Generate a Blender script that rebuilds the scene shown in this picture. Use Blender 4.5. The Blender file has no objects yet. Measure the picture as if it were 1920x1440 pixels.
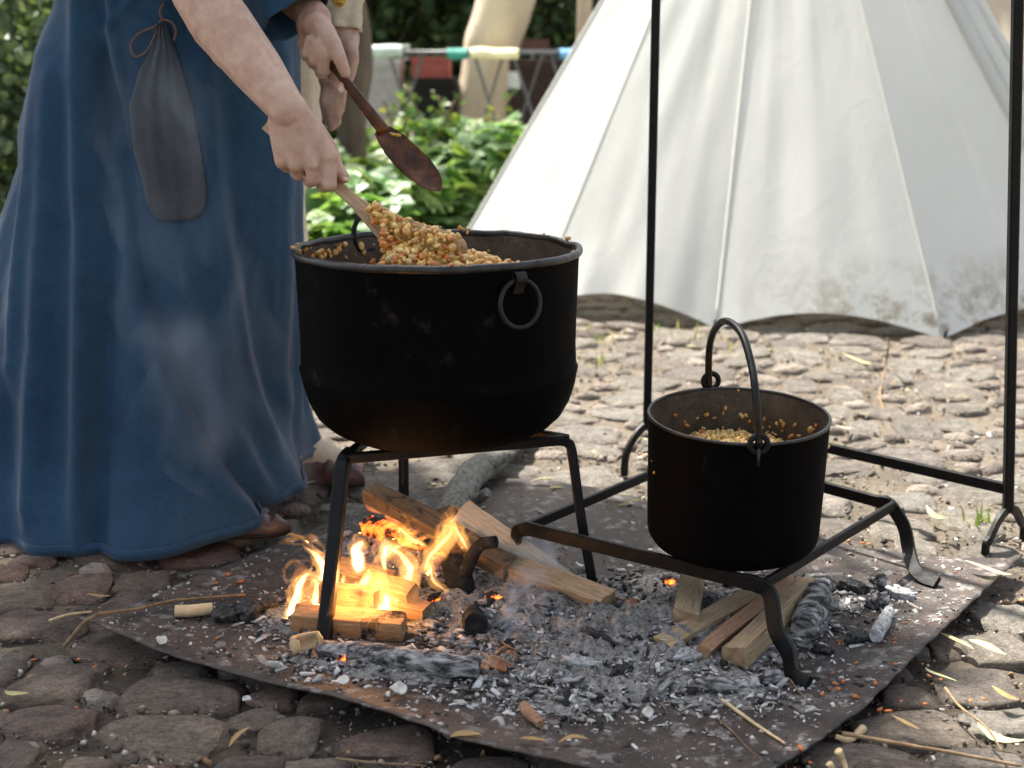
import bpy, math, random
import numpy as np
from mathutils import Vector, Matrix, noise
from mathutils.bvhtree import BVHTree

random.seed(7)
R = np.random.default_rng(11)
SC = bpy.context.scene
COL = SC.collection
rad = math.radians

# ------------------------------------------------------------------ camera, sky, sun, exposure
FPX, TH, CH = 2425.0, rad(14.3), 0.95
cam_d = bpy.data.cameras.new('camera')
cam = bpy.data.objects.new('camera', cam_d)
COL.objects.link(cam)
cam.location = (0, 0, CH)
cam.rotation_euler = (rad(90) - TH, 0, 0)
cam_d.sensor_width = 36.0
cam_d.lens = 36.0 * FPX / 1920.0
cam_d.clip_end = 400
cam_d.clip_start = 0.05
cam_d.dof.use_dof = True
cam_d.dof.focus_distance = 2.12
cam_d.dof.aperture_fstop = 3.8
SC.camera = cam

SUN_EL, SUN_AZ = rad(58), rad(-34)          # azimuth from +Y towards +X
world = bpy.data.worlds.new('World')
SC.world = world
world.use_nodes = True
wn = world.node_tree.nodes
sky = wn.new('ShaderNodeTexSky')
sky.sky_type = 'NISHITA'
sky.sun_disc = False
sky.sun_elevation = SUN_EL
sky.sun_rotation = SUN_AZ
sky.air_density = 1.0
sky.dust_density = 3.0
sky.ozone_density = 1.0
bg = wn['Background']
bg.inputs['Strength'].default_value = 0.095
hs = wn.new('ShaderNodeHueSaturation')
hs.inputs['Saturation'].default_value = 0.5          # hazy, nearly white sky
world.node_tree.links.new(sky.outputs[0], hs.inputs['Color'])
world.node_tree.links.new(hs.outputs[0], bg.inputs['Color'])

sun_d = bpy.data.lights.new('sun', 'SUN')
sun = bpy.data.objects.new('sun', sun_d)
COL.objects.link(sun)
sun_d.energy = 5.0
sun_d.angle = rad(0.8)
sun_d.color = (1.0, 0.95, 0.87)
sdir = Vector((math.sin(SUN_AZ) * math.cos(SUN_EL), math.cos(SUN_AZ) * math.cos(SUN_EL), math.sin(SUN_EL)))
sun.rotation_euler = sdir.to_track_quat('Z', 'Y').to_euler()
sun.location = (-3, 3, 9)

SC.view_settings.view_transform = 'Standard'
SC.view_settings.look = 'None'
SC.view_settings.gamma = 1.0
SC.view_settings.exposure = 1.8
SC.view_settings.use_curve_mapping = False
SC.cycles.use_denoising = True
SC.cycles.use_adaptive_sampling = True
SC.cycles.adaptive_threshold = 0.025
SC.cycles.max_bounces = 8
SC.cycles.transparent_max_bounces = 16
SC.cycles.volume_bounces = 1
SC.cycles.sample_clamp_indirect = 6.0

# ------------------------------------------------------------------ pixel helpers (photo pixels -> points of the place)
cT, sT = math.cos(TH), math.sin(TH)
def ray(px, py):
    x = (px - 960) / FPX; y = -(py - 720) / FPX
    return Vector((x, cT + y * sT, -sT + y * cT))
def G(px, py, z=0.0):
    d = ray(px, py); t = (z - CH) / d.z
    return Vector((d.x * t, d.y * t, z))
def Q(px, py, Y):
    d = ray(px, py); t = Y / d.y
    return Vector((d.x * t, Y, CH + d.z * t))
def PX(v):
    zc = v[1] * cT - (v[2] - CH) * sT
    yc = v[1] * sT + (v[2] - CH) * cT
    return 960 + FPX * v[0] / zc, 720 - FPX * yc / zc

# ------------------------------------------------------------------ object helpers
def tag(o, label=None, cat=None, group=None, kind=None):
    if label: o['label'] = label
    if cat: o['category'] = cat
    if group: o['group'] = group
    if kind: o['kind'] = kind
    return o
def empty(name, loc, label=None, cat=None, group=None, kind=None):
    o = bpy.data.objects.new(name, None)
    COL.objects.link(o); o.location = loc
    o.empty_display_size = 0.05
    return tag(o, label, cat, group, kind)
def link(name, me, parent=None, mats=None):
    o = bpy.data.objects.new(name, me)
    COL.objects.link(o)
    if mats is not None and len(me.materials) == 0:
        for m in (mats if isinstance(mats, (list, tuple)) else [mats]): me.materials.append(m)
    if parent is not None:
        o.parent = parent
        o.matrix_parent_inverse = Matrix.Translation(parent.location).inverted() if parent.type == 'EMPTY' else Matrix.Identity(4)
    return o
def mesh(name, V, F, smooth=True, tint=None, mi=None):
    me = bpy.data.meshes.new(name)
    V = np.asarray(V, dtype=np.float64).reshape(-1, 3)
    if isinstance(F, np.ndarray):
        n, k = F.shape
        me.vertices.add(len(V)); me.vertices.foreach_set('co', V.astype(np.float32).ravel())
        me.loops.add(n * k); me.loops.foreach_set('vertex_index', F.astype(np.int32).ravel())
        me.polygons.add(n); me.polygons.foreach_set('loop_start', np.arange(0, n * k, k, dtype=np.int32))
        me.update(calc_edges=True)
    else:
        me.from_pydata([tuple(v) for v in V], [], F); me.update()
    me.validate()
    if smooth: me.polygons.foreach_set('use_smooth', np.ones(len(me.polygons), dtype=bool))
    if tint is not None:
        a = me.color_attributes.new('tint', 'FLOAT_COLOR', 'POINT')
        t = np.ones((len(V), 4), dtype=np.float32); t[:, :3] = tint
        a.data.foreach_set('color', t.ravel())
    if mi is not None: me.polygons.foreach_set('material_index', np.asarray(mi, dtype=np.int32))
    return me
def obj(name, V, F, mat, parent=None, **kw):
    o = link(name, mesh(name, V, F, **kw), parent, mat)
    if name in ('bar', 'leg', 'foot', 'tie_bar', 'pole', 'top_bar', 'lug') and kw.get('smooth', True):
        o.data.set_sharp_from_angle(angle=rad(33))
    return o

def catmull(P, n):
    P = [Vector(p) for p in P]
    if len(P) == 2: return [P[0].lerp(P[1], i / n) for i in range(n + 1)]
    Pp = [P[0] * 2 - P[1]] + P + [P[-1] * 2 - P[-2]]
    out = []
    for i in range(n + 1):
        u = i / n * (len(P) - 1); k = min(int(u), len(P) - 2); t = u - k
        a, b, c, d = Pp[k:k + 4]
        out.append(0.5 * ((2 * b) + (c - a) * t + (2 * a - 5 * b + 4 * c - d) * t * t + (3 * b - a - 3 * c + d) * t ** 3))
    return out
def frames(P):
    T = [((P[min(i + 1, len(P) - 1)] - P[max(i - 1, 0)]).normalized()) for i in range(len(P))]
    up = Vector((0, 0, 1)) if abs(T[0].z) < 0.9 else Vector((0, 1, 0))
    N = (up - T[0] * up.dot(T[0])).normalized(); out = []
    for t in T:
        N = (N - t * N.dot(t)).normalized()
        out.append((t, N, t.cross(N)))
    return out
def tube(P, r, n=10, flat=1.0, sect=None, cap=True, jitter=0.0, upv=None):
    """sweep a round (or given) section along points P; returns V, F (quads + end fans as lists)"""
    P = [Vector(p) for p in P]; fr = frames(P); V = []; F = []
    m = len(sect) if sect else n
    for i, (p, (t, N, B)) in enumerate(zip(P, fr)):
        if upv is not None:
            N = (Vector(upv) - t * t.dot(Vector(upv))).normalized(); B = t.cross(N)
        ri = r[min(i, len(r) - 1)] if hasattr(r, '__len__') else r
        for k in range(m):
            if sect: a, b = sect[k]
            else:
                an = 2 * math.pi * k / m; a, b = math.cos(an), math.sin(an) * flat
            j = 1 + (random.uniform(-jitter, jitter) if jitter else 0)
            V.append(p + (N * a + B * b) * ri * j)
    for i in range(len(P) - 1):
        for k in range(m):
            k2 = (k + 1) % m
            F.append((i * m + k, i * m + k2, (i + 1) * m + k2, (i + 1) * m + k))
    if cap:
        F.append(tuple(range(m - 1, -1, -1))); F.append(tuple((len(P) - 1) * m + k for k in range(m)))
    return V, F
def merge(*parts):
    V = []; F = []
    for v, f in parts:
        o = len(V); V += [Vector(p) for p in v]; F += [tuple(i + o for i in q) for q in f]
    return V, F
def lathe(prof, n=64, jit=0.0):
    """profile [(r, z)] to a surface of revolution"""
    V = []; F = []
    for i, (r, z) in enumerate(prof):
        for k in range(n):
            a = 2 * math.pi * k / n
            rr = r + jit * noise.noise(Vector((math.cos(a) * 2, math.sin(a) * 2, z * 9)))
            V.append((rr * math.cos(a), rr * math.sin(a), z + jit * .6 * noise.noise(Vector((math.cos(a) * 3 + 9, math.sin(a) * 3, 1)))))
    for i in range(len(prof) - 1):
        for k in range(n):
            k2 = (k + 1) % n
            F.append((i * n + k, i * n + k2, (i + 1) * n + k2, (i + 1) * n + k))
    return V, F
def box(c, s, bev=0.0):
    c = Vector(c); x, y, z = s[0] / 2, s[1] / 2, s[2] / 2
    V = [c + Vector((a * x, b * y, d * z)) for d in (-1, 1) for b in (-1, 1) for a in (-1, 1)]
    F = [(0, 2, 3, 1), (4, 5, 7, 6), (0, 1, 5, 4), (2, 6, 7, 3), (0, 4, 6, 2), (1, 3, 7, 5)]
    return V, F
def rect(w, h, b=0.15):
    """bevelled rectangle section, half sizes w (N) and h (B)"""
    k = min(w, h) * b * 2
    return [(w, h - k), (w - k, h), (-w + k, h), (-w, h - k), (-w, -h + k), (-w + k, -h), (w - k, -h), (w, -h + k)]
def fbm(p, o=4):
    return noise.fractal(p, 1.0, 2.0, o)

ICO_V, ICO_F = [], []
def _ico(sub):
    import bmesh
    bm = bmesh.new(); bmesh.ops.create_icosphere(bm, subdivisions=sub, radius=1.0)
    bm.verts.ensure_lookup_table()
    V = np.array([v.co[:] for v in bm.verts]); F = np.array([[v.index for v in f.verts] for f in bm.faces]); bm.free()
    return V, F
ICO1, ICO2, ICO3 = _ico(1), _ico(2), _ico(3)
SHARD = (np.array([(-1, -.7, -.6), (.9, -.9, -.7), (1, .8, -.5), (-.8, 1, -.7), (-.6, -.5, .8), (.8, -.4, .5), (.4, .7, .9), (-.9, .5, .4)]), np.array([(0, 3, 2, 1), (4, 5, 6, 7), (0, 1, 5, 4), (1, 2, 6, 5), (2, 3, 7, 6), (3, 0, 4, 7)]))
def rand_rot(n, tilt=None):
    q = R.normal(size=(n, 4)); q /= np.linalg.norm(q, axis=1)[:, None]
    if tilt is not None:
        a = R.uniform(0, 2 * np.pi, n); b = R.normal(0, tilt, n); c = R.uniform(0, 2 * np.pi, n)
        # yaw a, then tilt b around direction c
        q1 = np.stack([np.cos(a / 2), 0 * a, 0 * a, np.sin(a / 2)], 1)
        q2 = np.stack([np.cos(b / 2), np.sin(b / 2) * np.cos(c), np.sin(b / 2) * np.sin(c), 0 * a], 1)
        w = q2[:, :1] * q1[:, :1] - (q2[:, 1:] * q1[:, 1:]).sum(1, keepdims=True)
        v = q2[:, :1] * q1[:, 1:] + q1[:, :1] * q2[:, 1:] + np.cross(q2[:, 1:], q1[:, 1:])
        q = np.concatenate([w, v], 1)
    w, x, y, z = q.T
    return np.stack([np.stack([1 - 2 * (y * y + z * z), 2 * (x * y - z * w), 2 * (x * z + y * w)], 1),
                     np.stack([2 * (x * y + z * w), 1 - 2 * (x * x + z * z), 2 * (y * z - x * w)], 1),
                     np.stack([2 * (x * z - y * w), 2 * (y * z + x * w), 1 - 2 * (x * x + y * y)], 1)], 1)
def scatter(name, base, C, S, cols, mat, parent=None, tilt=None, jit=0.25, smooth=False):
    """many small pieces joined in one mesh: base (V,F) scaled by S (n,3), turned at random, moved to C (n,3)"""
    BV, BF = base; n = len(C); m = len(BV)
    C = np.asarray(C); S = np.asarray(S)
    V = BV[None] * (1 + R.uniform(-jit, jit, (n, m, 1))) * S[:, None, :]
    V = np.einsum('nij,nmj->nmi', rand_rot(n, tilt), V) + C[:, None, :]
    F = (BF[None] + (np.arange(n) * m)[:, None, None]).reshape(-1, BF.shape[1])
    t = np.repeat(np.asarray(cols)[:, None, :], m, 1).reshape(-1, 3)
    return obj(name, V.reshape(-1, 3), F, mat, parent, smooth=smooth, tint=t)

# ------------------------------------------------------------------ materials
MATS = {}
class NT:
    def __init__(s, name):
        s.m = bpy.data.materials.new(name); s.m.use_nodes = True
        s.t = s.m.node_tree; s.n = s.t.nodes; s.b = s.n['Principled BSDF']; s.out = s.n['Material Output']
    def new(s, t, **kw):
        x = s.n.new(t)
        for k, v in kw.items(): setattr(x, k, v)
        return x
    def l(s, a, b): s.t.links.new(a, b)
    def coord(s, kind='Object', scale=(1, 1, 1)):
        c = s.new('ShaderNodeTexCoord'); mp = s.new('ShaderNodeMapping'); mp.inputs['Scale'].default_value = scale
        s.l(c.outputs[kind], mp.inputs['Vector']); return mp.outputs[0]
    def noise(s, vec, scale, detail=6, rough=0.6, dist=0.0):
        x = s.new('ShaderNodeTexNoise'); x.inputs['Scale'].default_value = scale; x.inputs['Detail'].default_value = detail
        x.inputs['Roughness'].default_value = rough; x.inputs['Distortion'].default_value = dist
        s.l(vec, x.inputs['Vector']); return x.outputs['Fac']
    def ramp(s, fac, stops, interp='LINEAR'):
        x = s.new('ShaderNodeValToRGB'); e = x.color_ramp.elements; x.color_ramp.interpolation = interp
        while len(e) < len(stops): e.new(0.5)
        for el, (p, c) in zip(e, stops):
            el.position = p; el.color = (*c, 1) if hasattr(c, '__len__') else (c, c, c, 1)
        s.l(fac, x.inputs['Fac']); return x.outputs['Color']
    def mix(s, fac, a, b, mode='MIX'):
        x = s.new('ShaderNodeMix', data_type='RGBA', blend_type=mode)
        for v, i in ((fac, 0), (a, 6), (b, 7)):
            if hasattr(v, 'is_output'): s.l(v, x.inputs[i])
            elif i == 0: x.inputs[0].default_value = v
            else: x.inputs[i].default_value = (*v, 1)
        return x.outputs[2]
    def math(s, op, a, b=0.5):
        x = s.new('ShaderNodeMath', operation=op)
        for v, i in ((a, 0), (b, 1)):
            if hasattr(v, 'is_output'): s.l(v, x.inputs[i])
            else: x.inputs[i].default_value = v
        return x.outputs[0]
    def bump(s, h, strength=0.4, dist=0.01):
        x = s.new('ShaderNodeBump'); x.inputs['Strength'].default_value = strength; x.inputs['Distance'].default_value = dist
        s.l(h, x.inputs['Height']); s.l(x.outputs[0], s.b.inputs['Normal']); return x
    def set(s, **kw):
        for k, v in kw.items():
            i = s.b.inputs[k.replace('_', ' ')]
            if hasattr(v, 'is_output'): s.l(v, i)
            elif i.type == 'RGBA': i.default_value = (*v, 1)
            else: i.default_value = v
        return s
    def attr(s, name='tint'):
        x = s.new('ShaderNodeAttribute'); x.attribute_name = name; return x.outputs['Color']
    def rnd(s): return s.new('ShaderNodeObjectInfo').outputs['Random']

def simple(name, cols, scale=20, rough=0.8, bump=0.3, bdist=0.004, vscale=(1, 1, 1), spec=0.3, metal=0.0, bscale=None, coord='Object', detail=6, **kw):
    t = NT(name); v = t.coord(coord, vscale); f = t.noise(v, scale, detail)
    n = len(cols)
    c = t.ramp(f, [(0.3 + 0.4 * i / max(1, n - 1), k) for i, k in enumerate(cols)])
    t.set(Base_Color=c, Roughness=rough, Specular_IOR_Level=spec, Metallic=metal, **kw)
    if bump: t.bump(t.noise(v, bscale or scale * 3, 5), bump, bdist)
    return t.m

# soil
t = NT('dirt'); v = t.coord('Object')
f1 = t.noise(v, 1.7, 6); f2 = t.noise(v, 60, 10, 0.8); f3 = t.noise(v, 260, 4, 0.8)
c = t.ramp(f1, [(0.3, (.17, .14, .105)), (0.7, (.31, .26, .20))])
vm = t.new('ShaderNodeVectorMath', operation='DISTANCE'); t.l(v, vm.inputs[0]); vm.inputs[1].default_value = (.1, 1.75, 0)   # trodden, sooty earth round the fire
so_ = t.new('ShaderNodeMapRange'); so_.inputs[1].default_value = .75; so_.inputs[2].default_value = 1.35; so_.inputs[3].default_value = .62; so_.inputs[4].default_value = 0.0
t.l(t.math('ADD', vm.outputs['Value'], t.math('MULTIPLY', t.math('SUBTRACT', f1, .5), 1.2)), so_.inputs[0])
c = t.mix(so_.outputs[0], c, (.06, .048, .038))
c = t.mix(0.75, c, t.ramp(f2, [(0.32, .22), (0.66, 1.1)]), 'MULTIPLY')
c = t.mix(t.ramp(f3, [(0.62, 0.0), (0.72, 0.7)]), c, (.42, .36, .28))
t.set(Base_Color=c, Roughness=0.95, Specular_IOR_Level=0.15)
t.bump(t.math('ADD', f2, t.math('MULTIPLY', f3, 0.5)), 0.9, 0.012); M_DIRT = t.m
# cobbles
t = NT('cobble_stone'); v = t.coord('Object'); r_ = t.rnd()
vv = t.new('ShaderNodeVectorMath', operation='ADD'); t.l(v, vv.inputs[0])
cx = t.new('ShaderNodeCombineXYZ'); t.l(t.math('MULTIPLY', r_, 37.0), cx.inputs[0]); t.l(cx.outputs[0], vv.inputs[1])
vo = vv.outputs[0]
f1 = t.noise(vo, 2.2, 6, 0.65); f2 = t.noise(vo, 11, 8, 0.75, 0.6); f3 = t.noise(vo, 42, 3, 0.8)
base = t.ramp(r_, [(0.0, (.42, .36, .29)), (0.3, (.50, .45, .37)), (0.5, (.33, .29, .24)), (0.7, (.40, .33, .27)), (0.88, (.54, .50, .42)), (1.0, (.28, .21, .185))])
c = t.mix(0.9, base, t.ramp(f1, [(0.3, .45), (0.7, 1.35)]), 'MULTIPLY')
c = t.mix(0.9, c, t.ramp(f2, [(0.32, .3), (0.6, 1.2)]), 'MULTIPLY')
c = t.mix(t.ramp(f3, [(0.30, 0.75), (0.40, 0.0)]), c, (.05, .042, .036))
c = t.mix(t.ramp(f3, [(0.66, 0.0), (0.76, 0.55)]), c, (.5, .44, .36))
t.set(Base_Color=c, Roughness=0.82, Specular_IOR_Level=0.3)
t.bump(t.math('ADD', f2, t.math('MULTIPLY', f3, 0.5)), 0.85, 0.16); M_COB = t.m
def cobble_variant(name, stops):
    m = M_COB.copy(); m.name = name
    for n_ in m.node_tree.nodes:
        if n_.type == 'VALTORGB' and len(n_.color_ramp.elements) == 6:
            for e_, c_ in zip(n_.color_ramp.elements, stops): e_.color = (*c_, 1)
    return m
# foreground stones are reddish, with soot and the foreground shade painted into their colour; the ones up the yard are pale
M_COBD = cobble_variant('sooty_shaded_cobble', [(.30, .225, .175), (.35, .29, .225), (.22, .18, .145), (.34, .235, .185), (.40, .345, .275), (.27, .165, .13)])
M_TINT = {}
def tinted(name, rough=0.9, bump=0.4, scale=120, bd=0.003, trans=0.0, spec=0.3, var=0.5):
    t = NT(name); v = t.coord('Object'); f = t.noise(v, scale, 5)
    c = t.mix(var, t.attr(), t.ramp(f, [(0.3, .55), (0.7, 1.25)]), 'MULTIPLY')
    t.set(Base_Color=c, Roughness=rough, Specular_IOR_Level=spec)
    if bump: t.bump(f, bump, bd)
    if trans:
        tr = t.new('ShaderNodeBsdfTranslucent'); t.l(t.mix(1.0, c, (1.25, 1.3, .55), 'MULTIPLY'), tr.inputs[0])
        ms = t.new('ShaderNodeMixShader'); ms.inputs[0].default_value = trans
        t.l(t.b.outputs[0], ms.inputs[1]); t.l(tr.outputs[0], ms.inputs[2]); t.l(ms.outputs[0], t.out.inputs[0])
    return t.m
M_GRIT = tinted('grit'); M_ASHB = tinted('ash_bits', 0.95, 0.6, 90, 0.004)
M_LEAF = tinted('leaf', 0.45, 0.0, 30, trans=0.4, spec=0.5, var=0.35)
M_LEAF_DARK = tinted('hedge_leaf', 0.55, 0.0, 30, trans=0.25, spec=0.4, var=0.35)
M_DRYLEAF = tinted('dry_leaf', 0.6, 0.0, 60, trans=0.25)
M_BEAN = tinted('bean', 0.24, 0.4, 260, 0.002, spec=0.6, var=0.7)
M_SHELL = tinted('shell', 0.5, 0.2, 90, 0.001, trans=0.15)
# rusty steel sheet
t = NT('rusty_sheet'); v = t.coord('Object')
f1 = t.noise(v, 3.0, 7, 0.7); f2 = t.noise(v, 22, 10, 0.8, 0.8); f3 = t.noise(v, 150, 6, 0.8); f4 = t.noise(v, 40, 3, 0.6)
c = t.ramp(f1, [(0.3, (.020, .016, .014)), (0.5, (.042, .033, .028)), (0.68, (.095, .075, .062))])
c = t.mix(t.ramp(f2, [(0.5, 0.0), (0.66, 0.8)]), c, (.10, .058, .040))
c = t.mix(t.ramp(f4, [(0.55, 0.0), (0.66, 0.75)]), c, (.22, .205, .19))
c = t.mix(t.ramp(f3, [(0.60, 0.0), (0.67, 0.8)]), c, (.34, .32, .29))
c = t.mix(0.6, c, t.ramp(f2, [(0.28, .35), (0.6, 1.1)]), 'MULTIPLY')
t.set(Base_Color=c, Roughness=t.ramp(f2, [(0.3, .5), (0.7, .8)]), Metallic=0.15, Specular_IOR_Level=0.4)
t.bump(t.math('ADD', f2, t.math('MULTIPLY', f3, 0.6)), 0.35, 0.006); M_SHEET = t.m
# iron
M_IRON = simple('forged_iron', [(.002, .002, .0022), (.008, .0075, .007)], 40, 0.5, 0.35, 0.002, spec=0.2, metal=0.1)
t = NT('sooty_pot'); v = t.coord('Object'); f1 = t.noise(v, 14, 8, 0.7); f2 = t.noise(v, 120, 4, 0.7)
t.set(Base_Color=t.ramp(f1, [(0.35, (.0008, .0008, .0009)), (0.60, (.0024, .0022, .0021)), (0.74, (.020, .017, .014))]), Roughness=t.ramp(f1, [(0.3, .55), (0.7, .85)]), Specular_IOR_Level=0.035)
t.bump(t.math('ADD', f1, t.math('MULTIPLY', f2, 0.3)), 0.3, 0.004); M_SOOT = t.m
M_RIM = simple('worn_rim', [(.012, .012, .012), (.05, .047, .043)], 30, 0.36, 0.4, 0.003, metal=0.55, spec=0.5)
t = NT('pot_inside'); v = t.coord('Object'); f1 = t.noise(v, 22, 9, 0.75, 1.0); f2 = t.noise(v, 110, 5, 0.7)
c = t.ramp(f1, [(0.3, (.02, .015, .011)), (0.6, (.075, .058, .043)), (0.8, (.14, .11, .08))])
c = t.mix(t.ramp(f2, [(0.6, 0.0), (0.7, 0.7)]), c, (.2, .15, .09))
t.set(Base_Color=c, Roughness=0.5, Specular_IOR_Level=0.4, Metallic=0.1); t.bump(f2, 0.3, 0.003); M_INSIDE = t.m
# cloth
def cloth(name, a, b, sheen=0.25, wscale=900, trans=0.0):
    t = NT(name); v = t.coord('Object'); f1 = t.noise(v, 5, 6, 0.65); f2 = t.noise(v, 70, 5, 0.7)
    w1 = t.noise(t.coord('Object', (1, 1, .15)), wscale, 2, 0.5); w2 = t.noise(t.coord('Object', (.12, .12, 1.2)), wscale, 2, 0.5)
    c = t.ramp(f1, [(0.3, a), (0.7, b)])
    w = t.math('ADD', w1, w2)
    c = t.mix(0.55, c, t.ramp(t.math('MULTIPLY', w, 0.5), [(0.35, .62), (0.65, 1.3)]), 'MULTIPLY')
    c = t.mix(0.4, c, t.ramp(f2, [(0.3, .75), (0.7, 1.12)]), 'MULTIPLY')
    t.set(Base_Color=c, Roughness=0.9, Specular_IOR_Level=0.12, Sheen_Weight=sheen, Sheen_Roughness=0.45)
    t.bump(t.math('ADD', w, t.math('MULTIPLY', f2, 0.6)), 0.25, 0.0015)
    if trans:
        tr = t.new('ShaderNodeBsdfTranslucent'); t.l(c, tr.inputs[0]); ms = t.new('ShaderNodeMixShader'); ms.inputs[0].default_value = trans
        t.l(t.b.outputs[0], ms.inputs[1]); t.l(tr.outputs[0], ms.inputs[2]); t.l(ms.outputs[0], t.out.inputs[0])
    return t.m
M_BLUE = cloth('blue_wool', (.015, .042, .082), (.027, .068, .118), 0.14)
M_POUCH = cloth('pouch_cloth', (.032, .043, .056), (.060, .066, .072), 0.2)
M_CREAM = cloth('cream_linen', (.62, .53, .38), (.74, .66, .50), 0.1, trans=0.25)
M_CORD = simple('brown_cord', [(.10, .055, .04), (.2, .12, .09)], 200, 0.9, 0.5)
# tent canvas with dirt at the foot
t = NT('tent_canvas'); v = t.coord('Object')
f1 = t.noise(v, 1.6, 5, 0.6); f2 = t.noise(v, 9, 10, 0.8, 0.15); f3 = t.noise(v, 34, 6, 0.8)
sep = t.new('ShaderNodeSeparateXYZ'); t.l(v, sep.inputs[0])
low = t.math('SUBTRACT', 1.0, t.math('MULTIPLY', sep.outputs[2], 3.4))        # 1 at ground, 0 from 0.38 m up
low = t.math('MAXIMUM', low, 0.0)
right = t.new('ShaderNodeMapRange'); right.inputs[1].default_value = 0.75; right.inputs[2].default_value = 1.2; t.l(sep.outputs[0], right.inputs[0])
d_ = t.math('MULTIPLY', t.math('MULTIPLY', low, right.outputs[0]), t.ramp(f2, [(0.46, 0.0), (0.60, 1.0)]))
c = t.ramp(f1, [(0.3, (.69, .70, .655)), (0.7, (.76, .77, .725))])
c = t.mix(t.math('MULTIPLY', d_, 1.5), c, (.33, .29, .22))
c = t.mix(t.ramp(f3, [(0.70, 0.0), (0.80, 0.12)]), c, (.42, .38, .3))
t.set(Base_Color=c, Roughness=0.85, Specular_IOR_Level=0.15)
wr = t.noise(t.coord('Object', (1, 1, .35)), 6, 5, 0.55, 2.5)
wr2 = t.ramp(t.math('ABSOLUTE', t.math('SUBTRACT', wr, 0.5)), [(0.0, 1.0), (0.035, 0.25), (0.1, 0.0)])
t.bump(t.math('ADD', t.math('MULTIPLY', wr2, .6), t.math('MULTIPLY', f2, .35)), 0.07, 0.010)
tr = t.new('ShaderNodeBsdfTranslucent'); t.l(c, tr.inputs[0]); ms = t.new('ShaderNodeMixShader'); ms.inputs[0].default_value = 0.36
t.l(t.b.outputs[0], ms.inputs[1]); t.l(tr.outputs[0], ms.inputs[2]); t.l(ms.outputs[0], t.out.inputs[0]); M_TENT = t.m
M_SEAM = simple('tent_seam', [(.54, .54, .47), (.62, .62, .55)], 30, 0.9, 0.3)
M_BEIGE = cloth('beige_canvas', (.50, .43, .33), (.60, .53, .42), 0.0, 500, trans=0.3)
# skin
t = NT('skin'); v = t.coord('Object'); f1 = t.noise(v, 14, 5, 0.6); f2 = t.noise(v, 260, 5, 0.7); f3 = t.noise(v, 45, 4, 0.6)
c = t.ramp(f1, [(0.3, (.40, .26, .19)), (0.7, (.54, .40, .315))])
c = t.mix(0.7, c, t.ramp(f3, [(0.3, (.78, .60, .55)), (0.7, (1.08, 1.05, 1.0))]), 'MULTIPLY')
c = t.mix(t.ramp(f2, [(0.64, 0.0), (0.74, 0.25)]), c, (.38, .2, .15))
t.set(Base_Color=c, Roughness=0.5, Specular_IOR_Level=0.35, Subsurface_Weight=0.12, Subsurface_Radius=(.01, .004, .002), Subsurface_Scale=0.6)
t.bump(t.math('ADD', f2, t.math('MULTIPLY', f3, 1.2)), 0.35, 0.003); M_SKIN = t.m
M_NAIL = simple('nail', [(.58, .36, .3), (.66, .45, .38)], 60, 0.3, 0.0)
M_LEATHER = simple('shoe_leather', [(.045, .022, .018), (.085, .042, .034)], 30, 0.42, 0.4, 0.002, spec=0.45)
M_SOLE = simple('sole_leather', [(.012, .009, .008), (.025, .02, .017)], 30, 0.8, 0.3)
M_HAIR = simple('hair', [(.05, .03, .02), (.11, .07, .04)], 60, 0.6, 0.5, vscale=(6, 6, 1))
M_BRASS = simple('brass', [(.35, .25, .06), (.5, .38, .12)], 30, 0.3, 0.2, metal=1.0)
# wood
def wood(name, a, b, cdark, grain=(5, 80, 80), char=0.0, glow=0.0, rough=0.75, cs=26):
    t = NT(name); v = t.coord('Object', grain); v0 = t.coord('Object')
    f1 = t.noise(v, 3.0, 6, 0.65, 0.6); f2 = t.noise(v, 9.0, 4, 0.7); f3 = t.noise(v0, cs, 7, 0.75, .8)
    c = t.ramp(f1, [(0.25, cdark), (0.45, a), (0.7, b)])
    c = t.mix(0.55, c, t.ramp(f2, [(0.35, .42), (0.55, 1.1)]), 'MULTIPLY')
    c = t.mix(t.ramp(f3, [(0.55, 0.0), (0.75, 0.5)]), c, cdark)
    if char:
        k = t.ramp(f3, [(0.62 - char * .5, 0.0), (0.72 - char * .5, 1.0)])
        cc = t.ramp(t.noise(v0, 60, 5, .7), [(0.4, (.007, .006, .006)), (0.6, (.02, .018, .017)), (0.74, (.14, .13, .125))])
        c = t.mix(k, c, cc)
        if glow:
            e = t.ramp(t.noise(v0, 26, 5, .7), [(0.5, 0.0), (0.62, 1.0)])
            t.set(Emission_Color=t.mix(e, (.0, .0, .0), (1.0, .13, .015)), Emission_Strength=glow)
    t.set(Base_Color=c, Roughness=rough, Specular_IOR_Level=0.25)
    t.bump(t.math('ADD', f1, t.math('MULTIPLY', f2, 0.8)), 0.6, 0.006); return t.m
M_WOOD = wood('split_wood', (.38, .27, .155), (.52, .40, .26), (.17, .105, .055))
M_WOODR = wood('reddish_wood', (.30, .165, .095), (.42, .26, .16), (.14, .07, .04))
M_PALE = wood('pale_wood', (.60, .50, .37), (.70, .62, .49), (.42, .32, .2))
M_BURN = wood('scorched_wood', (.40, .22, .10), (.52, .31, .15), (.2, .09, .04), char=0.16, cs=11)
M_BROWNW = wood('brown_wood', (.17, .10, .05), (.30, .19, .10), (.06, .035, .02), char=0.1)
M_EMBER = wood('ember_wood', (.2, .10, .05), (.3, .16, .08), (.08, .04, .02), char=0.62, glow=1.6)
M_CHAR = wood('charred_wood', (.05, .035, .025), (.09, .06, .045), (.012, .01, .009), char=0.75)
M_END = simple('end_grain', [(.16, .095, .05), (.36, .25, .15)], 60, 0.85, 0.6, 0.004)
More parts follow.
